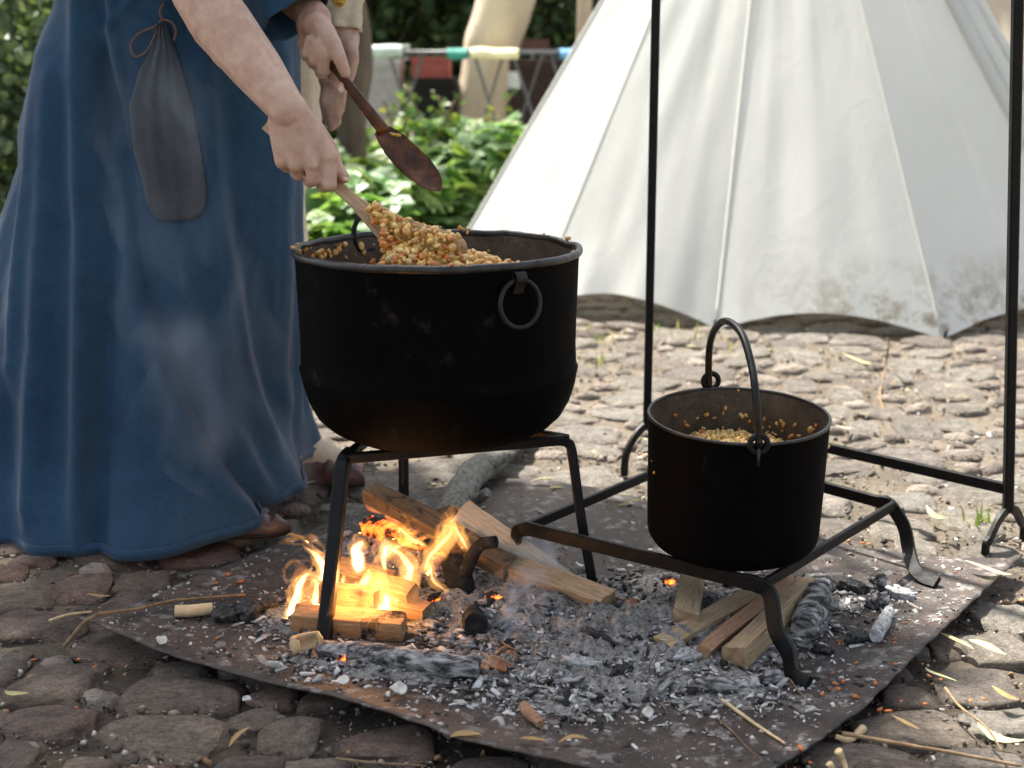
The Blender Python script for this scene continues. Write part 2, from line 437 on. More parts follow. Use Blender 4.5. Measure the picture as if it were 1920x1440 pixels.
M_BARK = simple('bark', [(.03, .023, .018), (.12, .095, .07)], 110, 0.95, 0.9, 0.01, vscale=(.35, 1, 1))
M_GREYBARK = simple('grey_bark', [(.10, .095, .075), (.27, .265, .22), (.38, .38, .33)], 75, 0.95, 1.0, 0.010, vscale=(1.6, 1, 1))
M_ASHLOG = simple('ash_log', [(.012, .011, .011), (.06, .057, .055), (.30, .29, .28), (.52, .51, .50)], 85, 0.95, 1.0, 0.012, vscale=(.4, 1, 1), bscale=85)
M_ASHWHITE = simple('white_ash', [(.10, .095, .09), (.5, .49, .48), (.66, .655, .65)], 110, 0.95, 0.9, 0.008)
M_COAL = simple('coal', [(.006, .006, .006), (.022, .021, .02), (.12, .118, .115)], 120, 0.6, 1.0, 0.01, spec=0.4, bscale=120)
M_SPOONL = wood('pale_spatula_wood', (.46, .315, .185), (.56, .41, .26), (.33, .2, .11), (5, 60, 60), rough=0.55)
M_SPOOND = simple('dark_spoon_wood', [(.018, .007, .003), (.065, .022, .007), (.19, .062, .015)], 24, 0.3, 0.4, 0.002, spec=0.3, bscale=140)
M_TWIG = simple('twig', [(.11, .07, .04), (.26, .18, .10)], 60, 0.85, 0.4)
M_STRAW = simple('straw', [(.42, .30, .16), (.58, .45, .27)], 60, 0.8, 0.3)
M_PEEL = simple('peel', [(.30, .20, .10), (.55, .42, .24)], 40, 0.5, 0.4)
M_TRUNK = simple('trunk_bark', [(.05, .036, .026), (.14, .105, .08)], 10, 0.95, 0.9, 0.03, vscale=(1, 1, .25))
M_PALETRUNK = simple('pale_trunk_bark', [(.42, .34, .24), (.58, .49, .36)], 5, 0.95, 0.8, 0.03, vscale=(1, 1, .3))
M_ASH = None
t = NT('ash_bed'); v = t.coord('Object'); f1 = t.noise(v, 12, 8, 0.75); f2 = t.noise(v, 110, 8, 0.8); f3 = t.noise(v, 380, 3, .8)
c = t.ramp(f2, [(0.3, (.02, .019, .018)), (0.40, (.18, .17, .158)), (0.50, (.48, .46, .43)), (0.63, (.72, .70, .66))])
c = t.mix(0.8, c, t.ramp(f1, [(0.3, .45), (0.6, 1.2)]), 'MULTIPLY')
t.set(Base_Color=c, Roughness=0.97, Specular_IOR_Level=0.1); t.bump(t.math('ADD', f2, t.math('MULTIPLY', f3, .5)), 1.0, 0.016); M_ASH = t.m
def flat(name, col, rough=0.7, scale=20, var=0.2):
    return simple(name, [tuple(x * (1 - var) for x in col), tuple(x * (1 + var) for x in col)], scale, rough, 0.2)

# ================================================================== THE SETTING
# ------------------------------------------------------------------ ground
def axis(lo, hi, fine_lo, fine_hi, step, growth=1.22):
    a = list(np.arange(fine_lo, fine_hi + 1e-6, step)); s = step
    while a[-1] < hi: s *= growth; a.append(a[-1] + s)
    s = step
    while a[0] > lo: s *= growth; a.insert(0, a[0] - s)
    return a
def ground_z(x, y):
    return 0.007 * noise.noise(Vector((x * 4, y * 4, 0))) + 0.006 * noise.noise(Vector((x * 15, y * 15, 3))) + 0.003 * noise.noise(Vector((x * 38, y * 38, 6)))
gx = axis(-60, 60, -1.3, 2.2, 0.022); gy = axis(-12, 90, 1.3, 4.9, 0.022)
V = [(x, y, ground_z(x, y)) for y in gy for x in gx]
nx, ny = len(gx), len(gy)
I = np.arange(nx * ny).reshape(ny, nx)
F = np.stack([I[:-1, :-1], I[:-1, 1:], I[1:, 1:], I[1:, :-1]], -1).reshape(-1, 4)
ground = tag(obj('ground', V, F, M_DIRT), kind='structure', label='earth ground set with cobbles')

# sheet-metal outline (needed so that no cobble stands through it)
ZP = 0.036
FRONT = [(150, 1165), (300, 1225), (420, 1252), (520, 1278), (620, 1305), (720, 1345), (860, 1398), (1000, 1420), (1100, 1438), (1250, 1462), (1398, 1484)]
RIGHT = [(1398, 1484), (1455, 1443), (1620, 1325), (1700, 1245), (1800, 1150), (1910, 1048)]
BACK = [(745, 925), (900, 895), (1000, 893), (1150, 916), (1300, 958), (1550, 1008), (1720, 1034), (1910, 1048)]
LEFT = [(150, 1165), (330, 1085), (420, 1052), (640, 965), (745, 925)]
def zfront(s): return ZP + 0.016 + 0.006 * math.sin(s * 9 + 1.0)
SHEET_POLY = [G(*p, ZP) for p in FRONT] + [G(*p, ZP) for p in RIGHT[1:]] + [G(*p, ZP) for p in BACK[::-1][1:]] + [G(*p, ZP) for p in LEFT[::-1][1:-1]]
def in_poly(x, y, P):
    c = False; n = len(P)
    for i in range(n):
        a, b = P[i], P[i - 1]
        if (a.y > y) != (b.y > y) and x < (b.x - a.x) * (y - a.y) / (b.y - a.y) + a.x: c = not c
    return c
def edge_dist(x, y, P):
    p = Vector((x, y)); m = 9
    for i in range(len(P)):
        a, b = P[i - 1].xy, P[i].xy; ab = b - a
        t = max(0, min(1, (p - a).dot(ab) / max(1e-9, ab.length_squared))); m = min(m, (p - a - ab * t).length)
    return m

# cobblestones: eight stone shapes, then every stone its own object
def stone_mesh(seed, sub=3):
    V = _ico(sub); P, Fc = V; out = []
    for p in P:
        p = Vector(p); s = Vector((seed * 7.3, seed * 3.1, 0))
        # flattened superellipsoid, knobbly
        q = Vector([math.copysign(abs(c) ** 0.72, c) for c in p])
        k = 1 + 0.30 * noise.noise(p * 1.3 + s) + 0.09 * noise.noise(p * 3.1 + s) + 0.035 * noise.noise(p * 8 + s)
        q = q * k
        q.z = min(q.z, 0.86 + 0.18 * noise.noise(p * 2.0 + s))
        q.x += .16 * noise.noise(p * .9 + s * 2); q.y += .2 * noise.noise(p * .9 - s)
        out.append(q)
    return mesh('cobblestone', out, Fc)
STONES = [stone_mesh(i) for i in range(14)]
for m in STONES: m.materials.append(M_COB)
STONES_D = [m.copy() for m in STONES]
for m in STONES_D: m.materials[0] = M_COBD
def sooty_shaded(c): return c[1] < 2.45 + .12 * math.sin(c[0] * 5) and (c[0] < .62 or (c[0] * 7.3 + c[1] * 3.1) % 1 < .45)  # picks the foreground stones that get the colour darkened for soot and shade
cob = []   # (x, y, a, b, yaw)
def px_stone(px, py, w, h, yaw=0.0):
    c = G(px, py, 0.015); e = G(px + w / 2, py, 0.015); n = G(px, py - h / 2, 0.015); s_ = G(px, py + h / 2, 0.015)
    a = (e - c).length; b = max(0.4 * a, (n - s_).length / 2 * 0.86)
    cob.append((c.x, c.y, a, min(b, a * 1.3), yaw))
for s in [(110, 1278, 185, 84), (338, 1302, 245, 84), (85, 1352, 190, 70), (300, 1378, 250, 96), (547, 1377, 115, 76), (728, 1392, 190, 80),
          (70, 1165, 190, 66), (245, 1210, 190, 62), (152, 1100, 118, 56), (272, 1086, 112, 48), (15, 1072, 70, 60), (28, 1415, 110, 80),
          (470, 1432, 140, 40), (165, 1432, 110, 40), (25, 1232, 70, 60), (50, 1010, 130, 44), (20, 945, 70, 40), (330, 1252, 120, 40),
          (515, 1302, 90, 46), (920, 1432, 150, 40), (590, 1436, 130, 40), (1878, 1150, 125, 82), (1860, 1212, 130, 66), (1832, 1282, 145, 78), (1722, 1366, 235, 84),
          (1875, 1345, 150, 62), (1600, 1412, 220, 66), (1838, 1425, 170, 52), (1775, 1205, 80, 54), (1700, 1300, 110, 50), (1700, 1440, 150, 44),
          (1692, 985, 112, 52), (1822, 972, 118, 60), (1718, 1022, 70, 44), (1712, 935, 92, 34), (1702, 855, 128, 36), (1860, 1034, 110, 40),
          (1800, 795, 80, 30), (1620, 800, 60, 40), (1718, 800, 100, 38), (1572, 770, 60, 24), (1510, 720, 70, 36), (1590, 740, 60, 30),
          (1780, 730, 130, 44), (1690, 705, 60, 30), (1720, 680, 100, 26), (1500, 665, 90, 26), (1400, 655, 90, 24), (1600, 690, 70, 24)]:
    px_stone(*s)
hard = len(cob)
hull = [(c[0], c[1], max(c[2], c[3]) * 0.8) for c in cob]
cells = {}
def put(x, y, r):
    cells.setdefault((int(x / .25), int(y / .25)), []).append((x, y, r))
for h in hull: put(*h)
def clash(x, y, r):
    i, j = int(x / .25), int(y / .25)
    for a in range(i - 2, i + 3):
        for b in range(j - 2, j + 3):
            for (X, Y, Rr) in cells.get((a, b), ()):
                if (X - x) ** 2 + ((Y - y) * 1.1) ** 2 < (Rr + r) ** 2 * 0.90: return True
    return False
for k in range(26000):
    x, y = random.uniform(-2.3, 2.9), random.uniform(1.35, 5.6)
    fr = k / 26000
    r = random.uniform(0.062, 0.098) if fr < .4 else random.uniform(0.038, 0.065) if fr < .75 else random.uniform(0.024, 0.04)
    if y > 3.0: r *= 0.9
    if abs(x) > 0.46 * y + 0.35: continue
    if in_poly(x, y, SHEET_POLY) and edge_dist(x, y, SHEET_POLY) > 0.06: continue
    if clash(x, y, r * (1.12 if y < 2.4 else random.uniform(1.35, 2.0))): continue
    put(x, y, r); cob.append((x, y, r * random.uniform(1.05, 1.4), r * random.uniform(.75, 1.0), random.uniform(-.5, .5)))
def cob_place(i, c):
    x, y, a, b, yaw = c
    inside = in_poly(x, y, SHEET_POLY); near = edge_dist(x, y, SHEET_POLY) < a * 0.95
    h = random.uniform(.020, .036) * (0.75 + 3.0 * min(a, .1))
    top = min(h * random.uniform(.55, .8), 0.018 if y < 2.3 else .015)
    if inside or near: top = min(top, 0.014)
    M = Matrix.Translation((x, y, top - h * 0.80)) @ Matrix.Rotation(yaw, 4, 'Z') @ Matrix.Rotation(random.uniform(-.1, .1), 4, 'X') @ Matrix.Rotation(random.uniform(-.08, .08), 4, 'Y') @ Matrix.Diagonal((a, b, h, 1))
    return M
vis = []
for i, c in enumerate(cob):
    px, py = PX((c[0], c[1], 0.02))
    seen = -60 < px < 1980 and py < 1500
    vis.append((c[2] * c[3] / (c[0] ** 2 + c[1] ** 2) ** .75 if seen else 0, i))
big = set(i for _, i in sorted(vis, reverse=True)[:300])
rest = [[], []]; off = 0
for i, c in enumerate(cob):
    M = cob_place(i, c)
    if i in big:
        o = bpy.data.objects.new('cobblestone', (STONES_D if sooty_shaded(c) else STONES)[(i * 5 + i // 7) % 14]); COL.objects.link(o); o.parent = ground; o.matrix_local = M
    else:
        P, Fc = ICO2
        s = Vector((i * 1.7, 0, 0))
        W = [M @ (Vector([math.copysign(abs(q) ** .75, q) for q in p]) * (1 + .2 * noise.noise(Vector(p) * 1.3 + s))) for p in P]
        rest[0] += W; rest[1] += [tuple(f + off for f in q) for q in Fc]; off += len(P)
o = obj('cobble_paving', rest[0], rest[1], M_COB, ground); o['kind'] = 'stuff'

# grit, soot and chips lying on the soil between the stones
n = 26000
x = R.uniform(-1.0, 1.9, n); y = 1.45 + (R.random(n) ** 1.5) * 3.2
keep = np.abs(x) < 0.45 * y + 0.1
x, y = x[keep], y[keep]; n = len(x)
C = np.stack([x, y, np.full(n, 0.006) + R.uniform(0, .006, n)], 1)
S = np.minimum(R.lognormal(0, 0.6, n) * 0.0019, .006)[:, None] * np.stack([R.uniform(.6, 1.9, n), R.uniform(.6, 1.2, n), R.uniform(.4, .9, n)], 1)
pal = np.array([(.06, .05, .042), (.13, .105, .08), (.22, .18, .14), (.40, .36, .30), (.03, .026, .024), (.28, .17, .09), (.5, .47, .42)])
o = scatter('gravel', SHARD, C, S, pal[R.choice(7, n, p=[.24, .26, .2, .1, .1, .06, .04])], M_GRIT, None, tilt=.6)
tag(o, kind='stuff', label='grit and soot between the cobbles')
# grass tufts growing between the far cobbles
def blades(name, C, hmin, hmax, mat, cols, w=0.0035):
    n = len(C); a = R.uniform(0, 2 * np.pi, n); h = R.uniform(hmin, hmax, n); ln = R.uniform(.2, .9, n) * h
    d = np.stack([np.cos(a), np.sin(a), 0 * a], 1); s = np.stack([-np.sin(a), np.cos(a), 0 * a], 1) * w
    C = np.asarray(C); up = np.array([0, 0, 1.0])
    p0 = C - s; p1 = C + s; m = C + d * ln[:, None] * .35 + up * h[:, None] * .6; p2 = m - s * .8; p3 = m + s * .8; p4 = C + d * ln[:, None] + up * h[:, None]
    V = np.stack([p0, p1, p3, p2, p4], 1).reshape(-1, 3); b = np.arange(n)[:, None] * 5
    F = np.concatenate([b + [0, 1, 2], b + [0, 2, 3], b + [3, 2, 4]])
    return obj(name, V, F, mat, tint=np.repeat(cols, 5, 0), smooth=False)
cl = [G(px, py) for px, py in [(1100, 690), (1250, 625), (1160, 640), (1832, 995), (1845, 1000), (1120, 650), (1310, 640), (1420, 665)]]
C = np.concatenate([np.array(c)[None] + R.normal(0, 1, (11, 3)) * [.07, .04, 0] for c in cl])
C[3 * 11:5 * 11] = np.array(cl[3])[None] + R.normal(0, 1, (22, 3)) * [.014, .010, 0]
tag(blades('grass', C, .015, .06, M_LEAF, np.array([(.10, .16, .035), (.16, .2, .06), (.3, .27, .12)])[R.choice(3, len(C))]), kind='stuff', label='thin grass tufts between the cobbles')

# ------------------------------------------------------------------ foliage helper
LEAFV = np.array([(0, 0, 0), (.32, .26, .05), (.36, .62, .02), (0, 1, -.12), (-.36, .62, .02), (-.32, .26, .05), (0, .5, -.03)])
LEAFF = np.array([(0, 1, 6), (1, 2, 6), (2, 3, 6), (3, 4, 6), (4, 5, 6), (5, 0, 6)])
def palmate():
    V = []; F = []
    for a, s in ((0, 1), (0.95, .9), (-0.95, .9), (1.9, .7), (-1.9, .7)):
        c, sn = math.cos(a), math.sin(a); o = len(V)
        for p in LEAFV:
            x, y, z = p * s; V.append((x * c + y * sn, -x * sn + y * c, z - .03))
        F += [tuple(i + o for i in f) for f in LEAFF]
    return np.array(V), np.array(F)
PALM = palmate()
def leaves(name, C, size, cols, mat, parent=None, base=(LEAFV, LEAFF), tilt=None, width=1.0):
    n = len(C); S = np.asarray(size)[:, None] * np.array([width, 1, 1])[None]
    return scatter(name, base, C, S, cols, mat, parent, tilt=tilt, jit=0.05, smooth=False)
def shade(n, pal, p=None):
    pal = np.array(pal); return pal[R.choice(len(pal), n, p=p)] * R.uniform(.75, 1.25, (n, 1))
GREENS = [(.045, .095, .02), (.065, .13, .028), (.035, .07, .022), (.09, .15, .03)]
DARKG = [(.035, .07, .026), (.055, .10, .035), (.025, .05, .02), (.10, .15, .05)]
def blob_points(n, c, r, lump=9, seed=0):
    """points in clumps through an ellipsoid: uneven outline, gaps"""
    u = R.normal(size=(lump, 3)); u /= np.linalg.norm(u, axis=1)[:, None]
    cc = u * (R.random((lump, 1)) ** .4) * .72
    k = R.choice(lump, n); p = R.normal(size=(n, 3)); p /= np.linalg.norm(p, axis=1)[:, None]
    P = cc[k] + p * (R.random((n, 1)) ** .33) * R.uniform(.3, .5, lump)[k][:, None]
    return np.array(c) + P * np.array(r)

# ------------------------------------------------------------------ hedge behind the woman
def shrub(name, c, r, n, size, pal, label, cat, group=None, lump=14, mat=None):
    e = empty(name, (c[0], c[1], 0), label, cat, group)
    P = blob_points(n, c, r, lump); P[:, 2] = np.maximum(P[:, 2], .03)
    leaves('foliage', P, R.uniform(.7, 1.3, n) * size, shade(n, pal), mat or M_LEAF_DARK, e)
    V, F = [], []
    for k in range(7):
        a = R.uniform(0, 6.28); tip = Vector((c[0] + math.cos(a) * r[0] * .6, c[1] + math.sin(a) * r[1] * .6, c[2] + r[2] * R.uniform(-.2, .6)))
        V, F = merge((V, F), tube(catmull([Vector((c[0] + .05 * math.cos(a), c[1] + .05 * math.sin(a), -.05)), Vector((c[0], c[1], 0)).lerp(tip, .5) + Vector((0, 0, .2)), tip], 6), [.022, .02, .016, .013, .01, .007, .004], 5))
    obj('stem', V, F, M_TRUNK, e)
    return e
shrub('hedge_bush', (-2.15, 5.7, .75), (.95, .7, 1.05), 9000, .052, [(.09, .13, .06), (.12, .17, .08), (.06, .09, .045), (.22, .27, .15)], 'tall grey green hedge bush standing behind the blue dress', 'bush', lump=30)
# far shrubs closing the view, standing in two staggered rows
BL = ['dark broad shrub behind the pale leaning trunk', 'dark shrub behind the grey crate at the end of the long rack', 'dark leafy shrub over the brown cabinet', 'deep green shrub hidden behind the white tent',
      'tall dark shrub at the far edge of the hedge bush', 'dark shrub far behind the tent, second row', 'dark shrub far behind the woman, second row', 'dark shrub far behind the rack, second row']
for k, (x, y, r, h) in enumerate([(.1, 11.2, 1.2, 1.5), (-1.3, 11.0, 1.3, 1.6), (1.35, 11.3, 1.2, 1.5), (3.0, 11.0, 1.6, 1.6), (-3.3, 9.6, 1.6, 1.7), (1.8, 13.5, 2.6, 2.4), (-4.2, 13.0, 2.6, 2.4), (-1.2, 13.6, 2.4, 2.4)]):
    shrub('shrub', (x, y, h * .95), (r, .9, h * 1.15), 5200, .10 if y < 12 else .16, DARKG, BL[k], 'shrub', 'shrubs closing off the yard', lump=26)

# ground cover of big five-fingered leaves behind the pots
n = 4600
C = np.stack([R.uniform(-1.9, .6, n), 4.7 + R.random(n) * 2.7, np.zeros(n)], 1)
C = C[C[:, 0] < -.48 + np.maximum(0, C[:, 1] - 5.7) * .55]; n = len(C)
C[:, 2] = .07 + R.random(n) * (.24 + .12 * np.clip(C[:, 1] - 4.9, 0, 2)) + .07 * np.sin(C[:, 0] * 4 + C[:, 1] * 3)
o = leaves('creeper_bed', C, R.uniform(.075, .13, n), shade(n, [(.13, .24, .08), (.19, .31, .13), (.08, .16, .05), (.22, .30, .10)]), M_LEAF, base=PALM, tilt=.45)
tag(o, kind='stuff', label='bed of five fingered creeper leaves')
# yellowish weed with loose shoots in front of the rack
def shoot_weed(px, py, Y, label):
    c = Q(px, py, Y); e = empty('weed_plant', (c.x, c.y, 0), label, 'plant', 'weeds rising out of the creeper')
    V, F, P = [], [], []
    for k in range(4):
        tip = Vector((c.x + R.normal(0, .16), c.y + R.normal(0, .1), c.z + R.uniform(-.16, .08)))
        ln = catmull([Vector((c.x, c.y, 0)), Vector((c.x, c.y, 0)).lerp(tip, .6) + Vector((0, 0, .08)), tip], 8)
        V, F = merge((V, F), tube(ln, .004, 4))
        for p in ln[3:]:
            for _ in range(3): P.append(p + Vector(R.normal(0, .02, 3)))
    obj('stem', V, F, M_TWIG, e)
    leaves('foliage', np.array([p[:] for p in P]), R.uniform(.03, .06, len(P)), shade(len(P), [(.09, .14, .05), (.07, .12, .04), (.16, .17, .06)]), M_LEAF, e)
shoot_weed(760, 205, 6.9, 'yellow green weed with loose shoots under the grey crate')
shoot_weed(850, 175, 7.0, 'yellow green weed with loose shoots before the pale trunk')

# ------------------------------------------------------------------ trees
def trunk_tree(name, label, pts, rads, mat, crown=None, pal=GREENS, limbs=(), leaf=.09):
    e = empty(name, (pts[0][0], pts[0][1], 0), label, 'tree')
    P = catmull(pts, 24); rr = np.interp(np.linspace(0, 1, 25), np.linspace(0, 1, len(rads)), rads)
    V, F = tube(P, list(rr), 18)
    V = [v + (v - P[i // 18]).normalized() * .12 * rr[i // 18] * noise.noise(v * 4.0) for i, v in enumerate(V)]
    obj('trunk', V, F, mat, e)
    for lp, lr in limbs:
        P = catmull(lp, 14); obj('limb', *tube(P, list(np.linspace(lr, lr * .25, 15)), 9, jitter=.05), mat, e)
    if crown:
        A = np.concatenate([blob_points(nn, c, r, 22) for nn, c, r in crown])
        leaves('crown', A, R.uniform(.7, 1.3, len(A)) * leaf, shade(len(A), pal), M_LEAF, e)
    return e
b0 = Q(905, 215, 8.6); b1 = Q(918, 110, 8.6); b2 = Q(945, 10, 8.6)
trunk_tree('pale_tree', 'pale sunlit tree with a thick leaning trunk beyond the long rack', [(b0.x, 8.6, -.05), (b0.x, 8.6, b0.z), (b1.x, 8.6, b1.z), (b2.x, 8.65, b2.z), (b2.x + .5, 8.9, 3.0), (b2.x + .9, 9.2, 4.6)],
           [.28, .19, .17, .19, .16, .10], M_PALETRUNK, [(2600, (1.0, 9.4, 5.2), (2.0, 1.8, 1.3))])
c0 = Q(660, 230, 6.6)
trunk_tree('slim_tree', 'slim dark brown tree trunk behind the hanging hand', [(c0.x, 6.6, -.05), (c0.x, 6.6, c0.z), (c0.x + .02, 6.6, 1.2), (c0.x - .5, 7.0, 3.0), (c0.x - 1.4, 8.0, 4.2)], [.085, .07, .06, .05, .03], M_TRUNK,
           [(1500, (c0.x - 1.7, 8.6, 4.6), (1.2, 1.1, .9))])
d0 = Q(1096, 40, 9.4)
trunk_tree('thin_tree', 'thin brown tree trunk beside the edge of the tent', [(d0.x, 9.4, -.05), (d0.x, 9.4, d0.z), (d0.x + .03, 9.4, 2.4), (d0.x + .2, 9.5, 4.0)], [.06, .05, .045, .03], M_PALETRUNK, [(900, (d0.x, 9.6, 4.6), (1.0, .9, .7))])
# unseen tree added out of view so that its crown shades the fire place
trunk_tree('shade_tree', 'unseen broad tree added to shade the cooking place', [(-2.9, 4.6, -.05), (-2.85, 4.6, 1.5), (-2.5, 4.7, 3.0), (-2.1, 4.8, 4.4)], [.2, .16, .14, .08], M_TRUNK,
           [(4200, (-1.75, 4.35, 4.6), (1.15, .85, .6)), (2200, (-2.9, 3.9, 4.7), (1.1, 1.0, .7))],
           limbs=[([(-2.5, 4.7, 3.0), (-2.2, 4.5, 3.8), (-1.8, 4.3, 4.4), (-1.3, 4.2, 4.7)], .08), ([(-2.6, 4.7, 2.8), (-2.9, 4.2, 3.8), (-3.1, 3.6, 4.6)], .07)])

# ------------------------------------------------------------------ things at the back of the yard
def cyl(p0, p1, r, n=8): return tube([p0, Vector(p0).lerp(Vector(p1), .5), p1], r, n)
M_STEEL = flat('grey_steel', (.13, .135, .14), .4); M_GREYP = flat('grey_paint', (.40, .385, .37)); M_REDP = flat('red_paint', (.32, .085, .07))
M_DKB = flat('dark_brown_board', (.040, .022, .017)); M_BRB = flat('brown_board', (.13, .065, .05)); M_BLACK = flat('black_cloth', (.008, .008, .009))
M_PAPER = flat('paper', (.72, .74, .78)); M_TEAL = flat('teal_cloth', (.05, .26, .20)); M_YEL = flat('yellow_cloth', (.78, .70, .42)); M_SKYB = flat('blue_cloth', (.12, .32, .55)); M_PALEG = flat('pale_green_cloth', (.52, .60, .52))
YR = 8.0
rk = empty('folding_rack', (Q(880, 240, YR).x, YR, 0), 'long folding metal rack on crossed legs with coloured cloths laid over it', 'rack')
zt = Q(800, 98, YR).z; x0, x1 = Q(688, 100, YR).x, Q(1120, 100, YR).x
V, F = [], []
for dy in (-.22, .22):
    V, F = merge((V, F), cyl((x0, YR + dy, zt), (x1, YR + dy, zt), .012))
for dy in np.linspace(-.22, .22, 7):
    V, F = merge((V, F), cyl((x0, YR + dy, zt - .01), (x1, YR + dy, zt - .01), .005, 6))
obj('top_frame', V, F, M_STEEL, rk)
for a, b in ((735, 790), (790, 735), (890, 945), (945, 890), (960, 1020), (1020, 960), (1030, 1085)):
    xa, xb = Q(a, 100, YR).x, Q(b, 240, YR).x
    dy = -.2 if a < b else .2
    xb = xa + (xb - xa) * 1.7
    obj('leg', *cyl((xa, YR + dy, zt), (xb, YR + dy, 0), .008), M_STEEL, rk)
def cloth_on_rack(pa, pb, mat, lab, drop=.05, zo=.012):
    xa, xb = Q(pa, 100, YR).x, Q(pb, 100, YR).x; V, F = [], []
    prof = [(-.27, -drop), (-.262, -.02), (-.24, .008), (-.1, .002), (.0, .004), (.1, .002), (.24, .008), (.262, -.02), (.27, -drop * .8)]
    N = 14
    for i in range(N + 1):
        xx = xa + (xb - xa) * i / N
        for (yy, zz) in prof: V.append((xx, YR + yy + .006 * noise.noise(Vector((xx * 9, yy * 5, 1))), zt + zo + zz + .010 * noise.noise(Vector((xx * 8, yy * 8, 4)))))
    m = len(prof)
    for i in range(N):
        for k in range(m - 1): F.append((i * m + k, i * m + k + 1, (i + 1) * m + k + 1, (i + 1) * m + k))
    c = obj('hanging_cloth', V, F, mat); tag(c, lab, 'cloth')
    md = c.modifiers.new('thick', 'SOLIDIFY'); md.thickness = .004
    return c
cloth_on_rack(692, 762, M_PALEG, 'pale green cloth laid over the end of the long rack', .06, .03)
cloth_on_rack(842, 880, M_TEAL, 'teal cloth laid over the middle of the long rack')
cloth_on_rack(884, 972, M_YEL, 'pale yellow cloth laid over the long rack beside the teal one')
cloth_on_rack(1048, 1100, M_SKYB, 'sky blue cloth on the rack end next to the tent')
def crate(name, pa, pb, py0, py1, Y, mat, lab, cat, depth=.35, lid=True):
    a, b = Q(pa, py1, Y), Q(pb, py0, Y)
    e = empty(name, ((a.x + b.x) / 2, Y, 0), lab, cat)
    w, h = b.x - a.x, b.z - max(0, a.z); zb = max(0, a.z)
    obj('body', *box(((a.x + b.x) / 2, Y + depth / 2, zb + h * .44), (w, depth, h * .88)), mat, e, smooth=False)
    obj('lid', *box(((a.x + b.x) / 2, Y + depth / 2, zb + h * .94), (w * 1.05, depth * 1.05, h * .12)), mat, e, smooth=False)
    return e
crate('crate', 686, 748, 112, 262, 8.5, M_GREYP, 'pale grey crate standing under the end of the rack', 'crate')
crate('storage_box', 772, 842, 108, 146, 8.45, M_REDP, 'red box resting on a black stand behind the rack', 'box', .3)
crate('stand', 775, 850, 146.5, 290, 8.45, M_BLACK, 'black draped stand carrying the red box', 'stand', .34)
crate('cabinet', 946, 1062, 112, 290, 8.5, M_DKB, 'dark brown wooden cabinet behind the crossed rack legs', 'cabinet', .4)
crate('cabinet', 1068, 1135, 115, 290, 8.55, M_DKB, 'second dark brown cabinet half hidden by the tent edge', 'cabinet', .4)
a, b = Q(949, 166, 8.49), Q(976, 132, 8.49)
pp = obj('paper_notice', *box(((a.x + b.x) / 2, 8.493, (a.z + b.z) / 2), (b.x - a.x, .004, b.z - a.z)), M_PAPER, smooth=False); tag(pp, 'blank white paper sheet fixed to the dark cabinet', 'notice')
a, b = Q(936, 92, 9.0), Q(1030, 74, 9.0)
bn = empty('bench', ((a.x + b.x) / 2, 9.0, 0), 'brown wooden bench top showing above the cabinet', 'bench')
obj('seat', *box(((a.x + b.x) / 2, 9.15, (a.z + b.z) / 2), (b.x - a.x, .3, b.z - a.z)), M_BRB, bn, smooth=False)
for dx in (-.13, .13):
    for dy in (.05, .25): obj('leg', *box(((a.x + b.x) / 2 + dx, 9.0 + dy, a.z / 2), (.04, .04, a.z)), M_BRB, bn, smooth=False)

# ------------------------------------------------------------------ tent
APEX = Vector((1.075, 5.62, 2.36))
BASE = [G(797, 575), G(1003, 599), G(1341, 622), G(1766, 642), G(2096, 606), Vector((2.62, 5.4, 0)), Vector((2.3, 6.5, 0)), Vector((1.2, 7.0, 0)), Vector((.35, 6.6, 0)), Vector((-.20, 5.75, 0))]
tent = empty('tent', (1.0, 5.5, 0), 'large white canvas tent with dirty hem pegged over the cobbles', 'tent')
cen = Vector((1.0, 5.6, 0))
def panel_point(k, u, v):
    a, b = BASE[k], BASE[(k + 1) % len(BASE)]
    foot = a.lerp(b, u)
    L = (b - a).length
    sc = 0.0 if k == 0 else math.sin(math.pi * u) ** 1.0 * 0.058 * min(1.2, L / .8)
    foot = foot + Vector((0, 0, .012 + sc)) + (APEX - foot).normalized() * sc * .3
    if k in (0, 1): foot.z += .05 * math.sin(math.pi * (u * .5 + (.5 if k else 0)))
    p = APEX.lerp(foot, v)
    out = (foot - cen); out.z = 0; out = out.normalized() if out.length > 0 else out
    sag = -math.sin(math.pi * min(1, v)) * .022 * math.sin(math.pi * u) * L
    # pull folds that run from the seam ends, plus soft creases
    w = .0018 * noise.noise(Vector((u * 16 * L + k * 9, v * 2.2, k))) * (0.3 + v) + .008 * noise.noise(Vector((u * 5 + k * 5, v * 5, 2.0)))
    if k in (3, 4): w += .009 * noise.noise(Vector((u * 14 + v * 3.5, v * 1.0, 7))) * (1 - .6 * v) * math.sin(math.pi * min(1, u * 1.3 + .05))
    hem = .02 * max(0, (v - .9) / .1) * noise.noise(Vector((u * 6 + k * 3, 0, 5))) * math.sin(math.pi * u)
    return p + out * (sag + w * math.sin(math.pi * min(1, u)) ** .5 + hem)
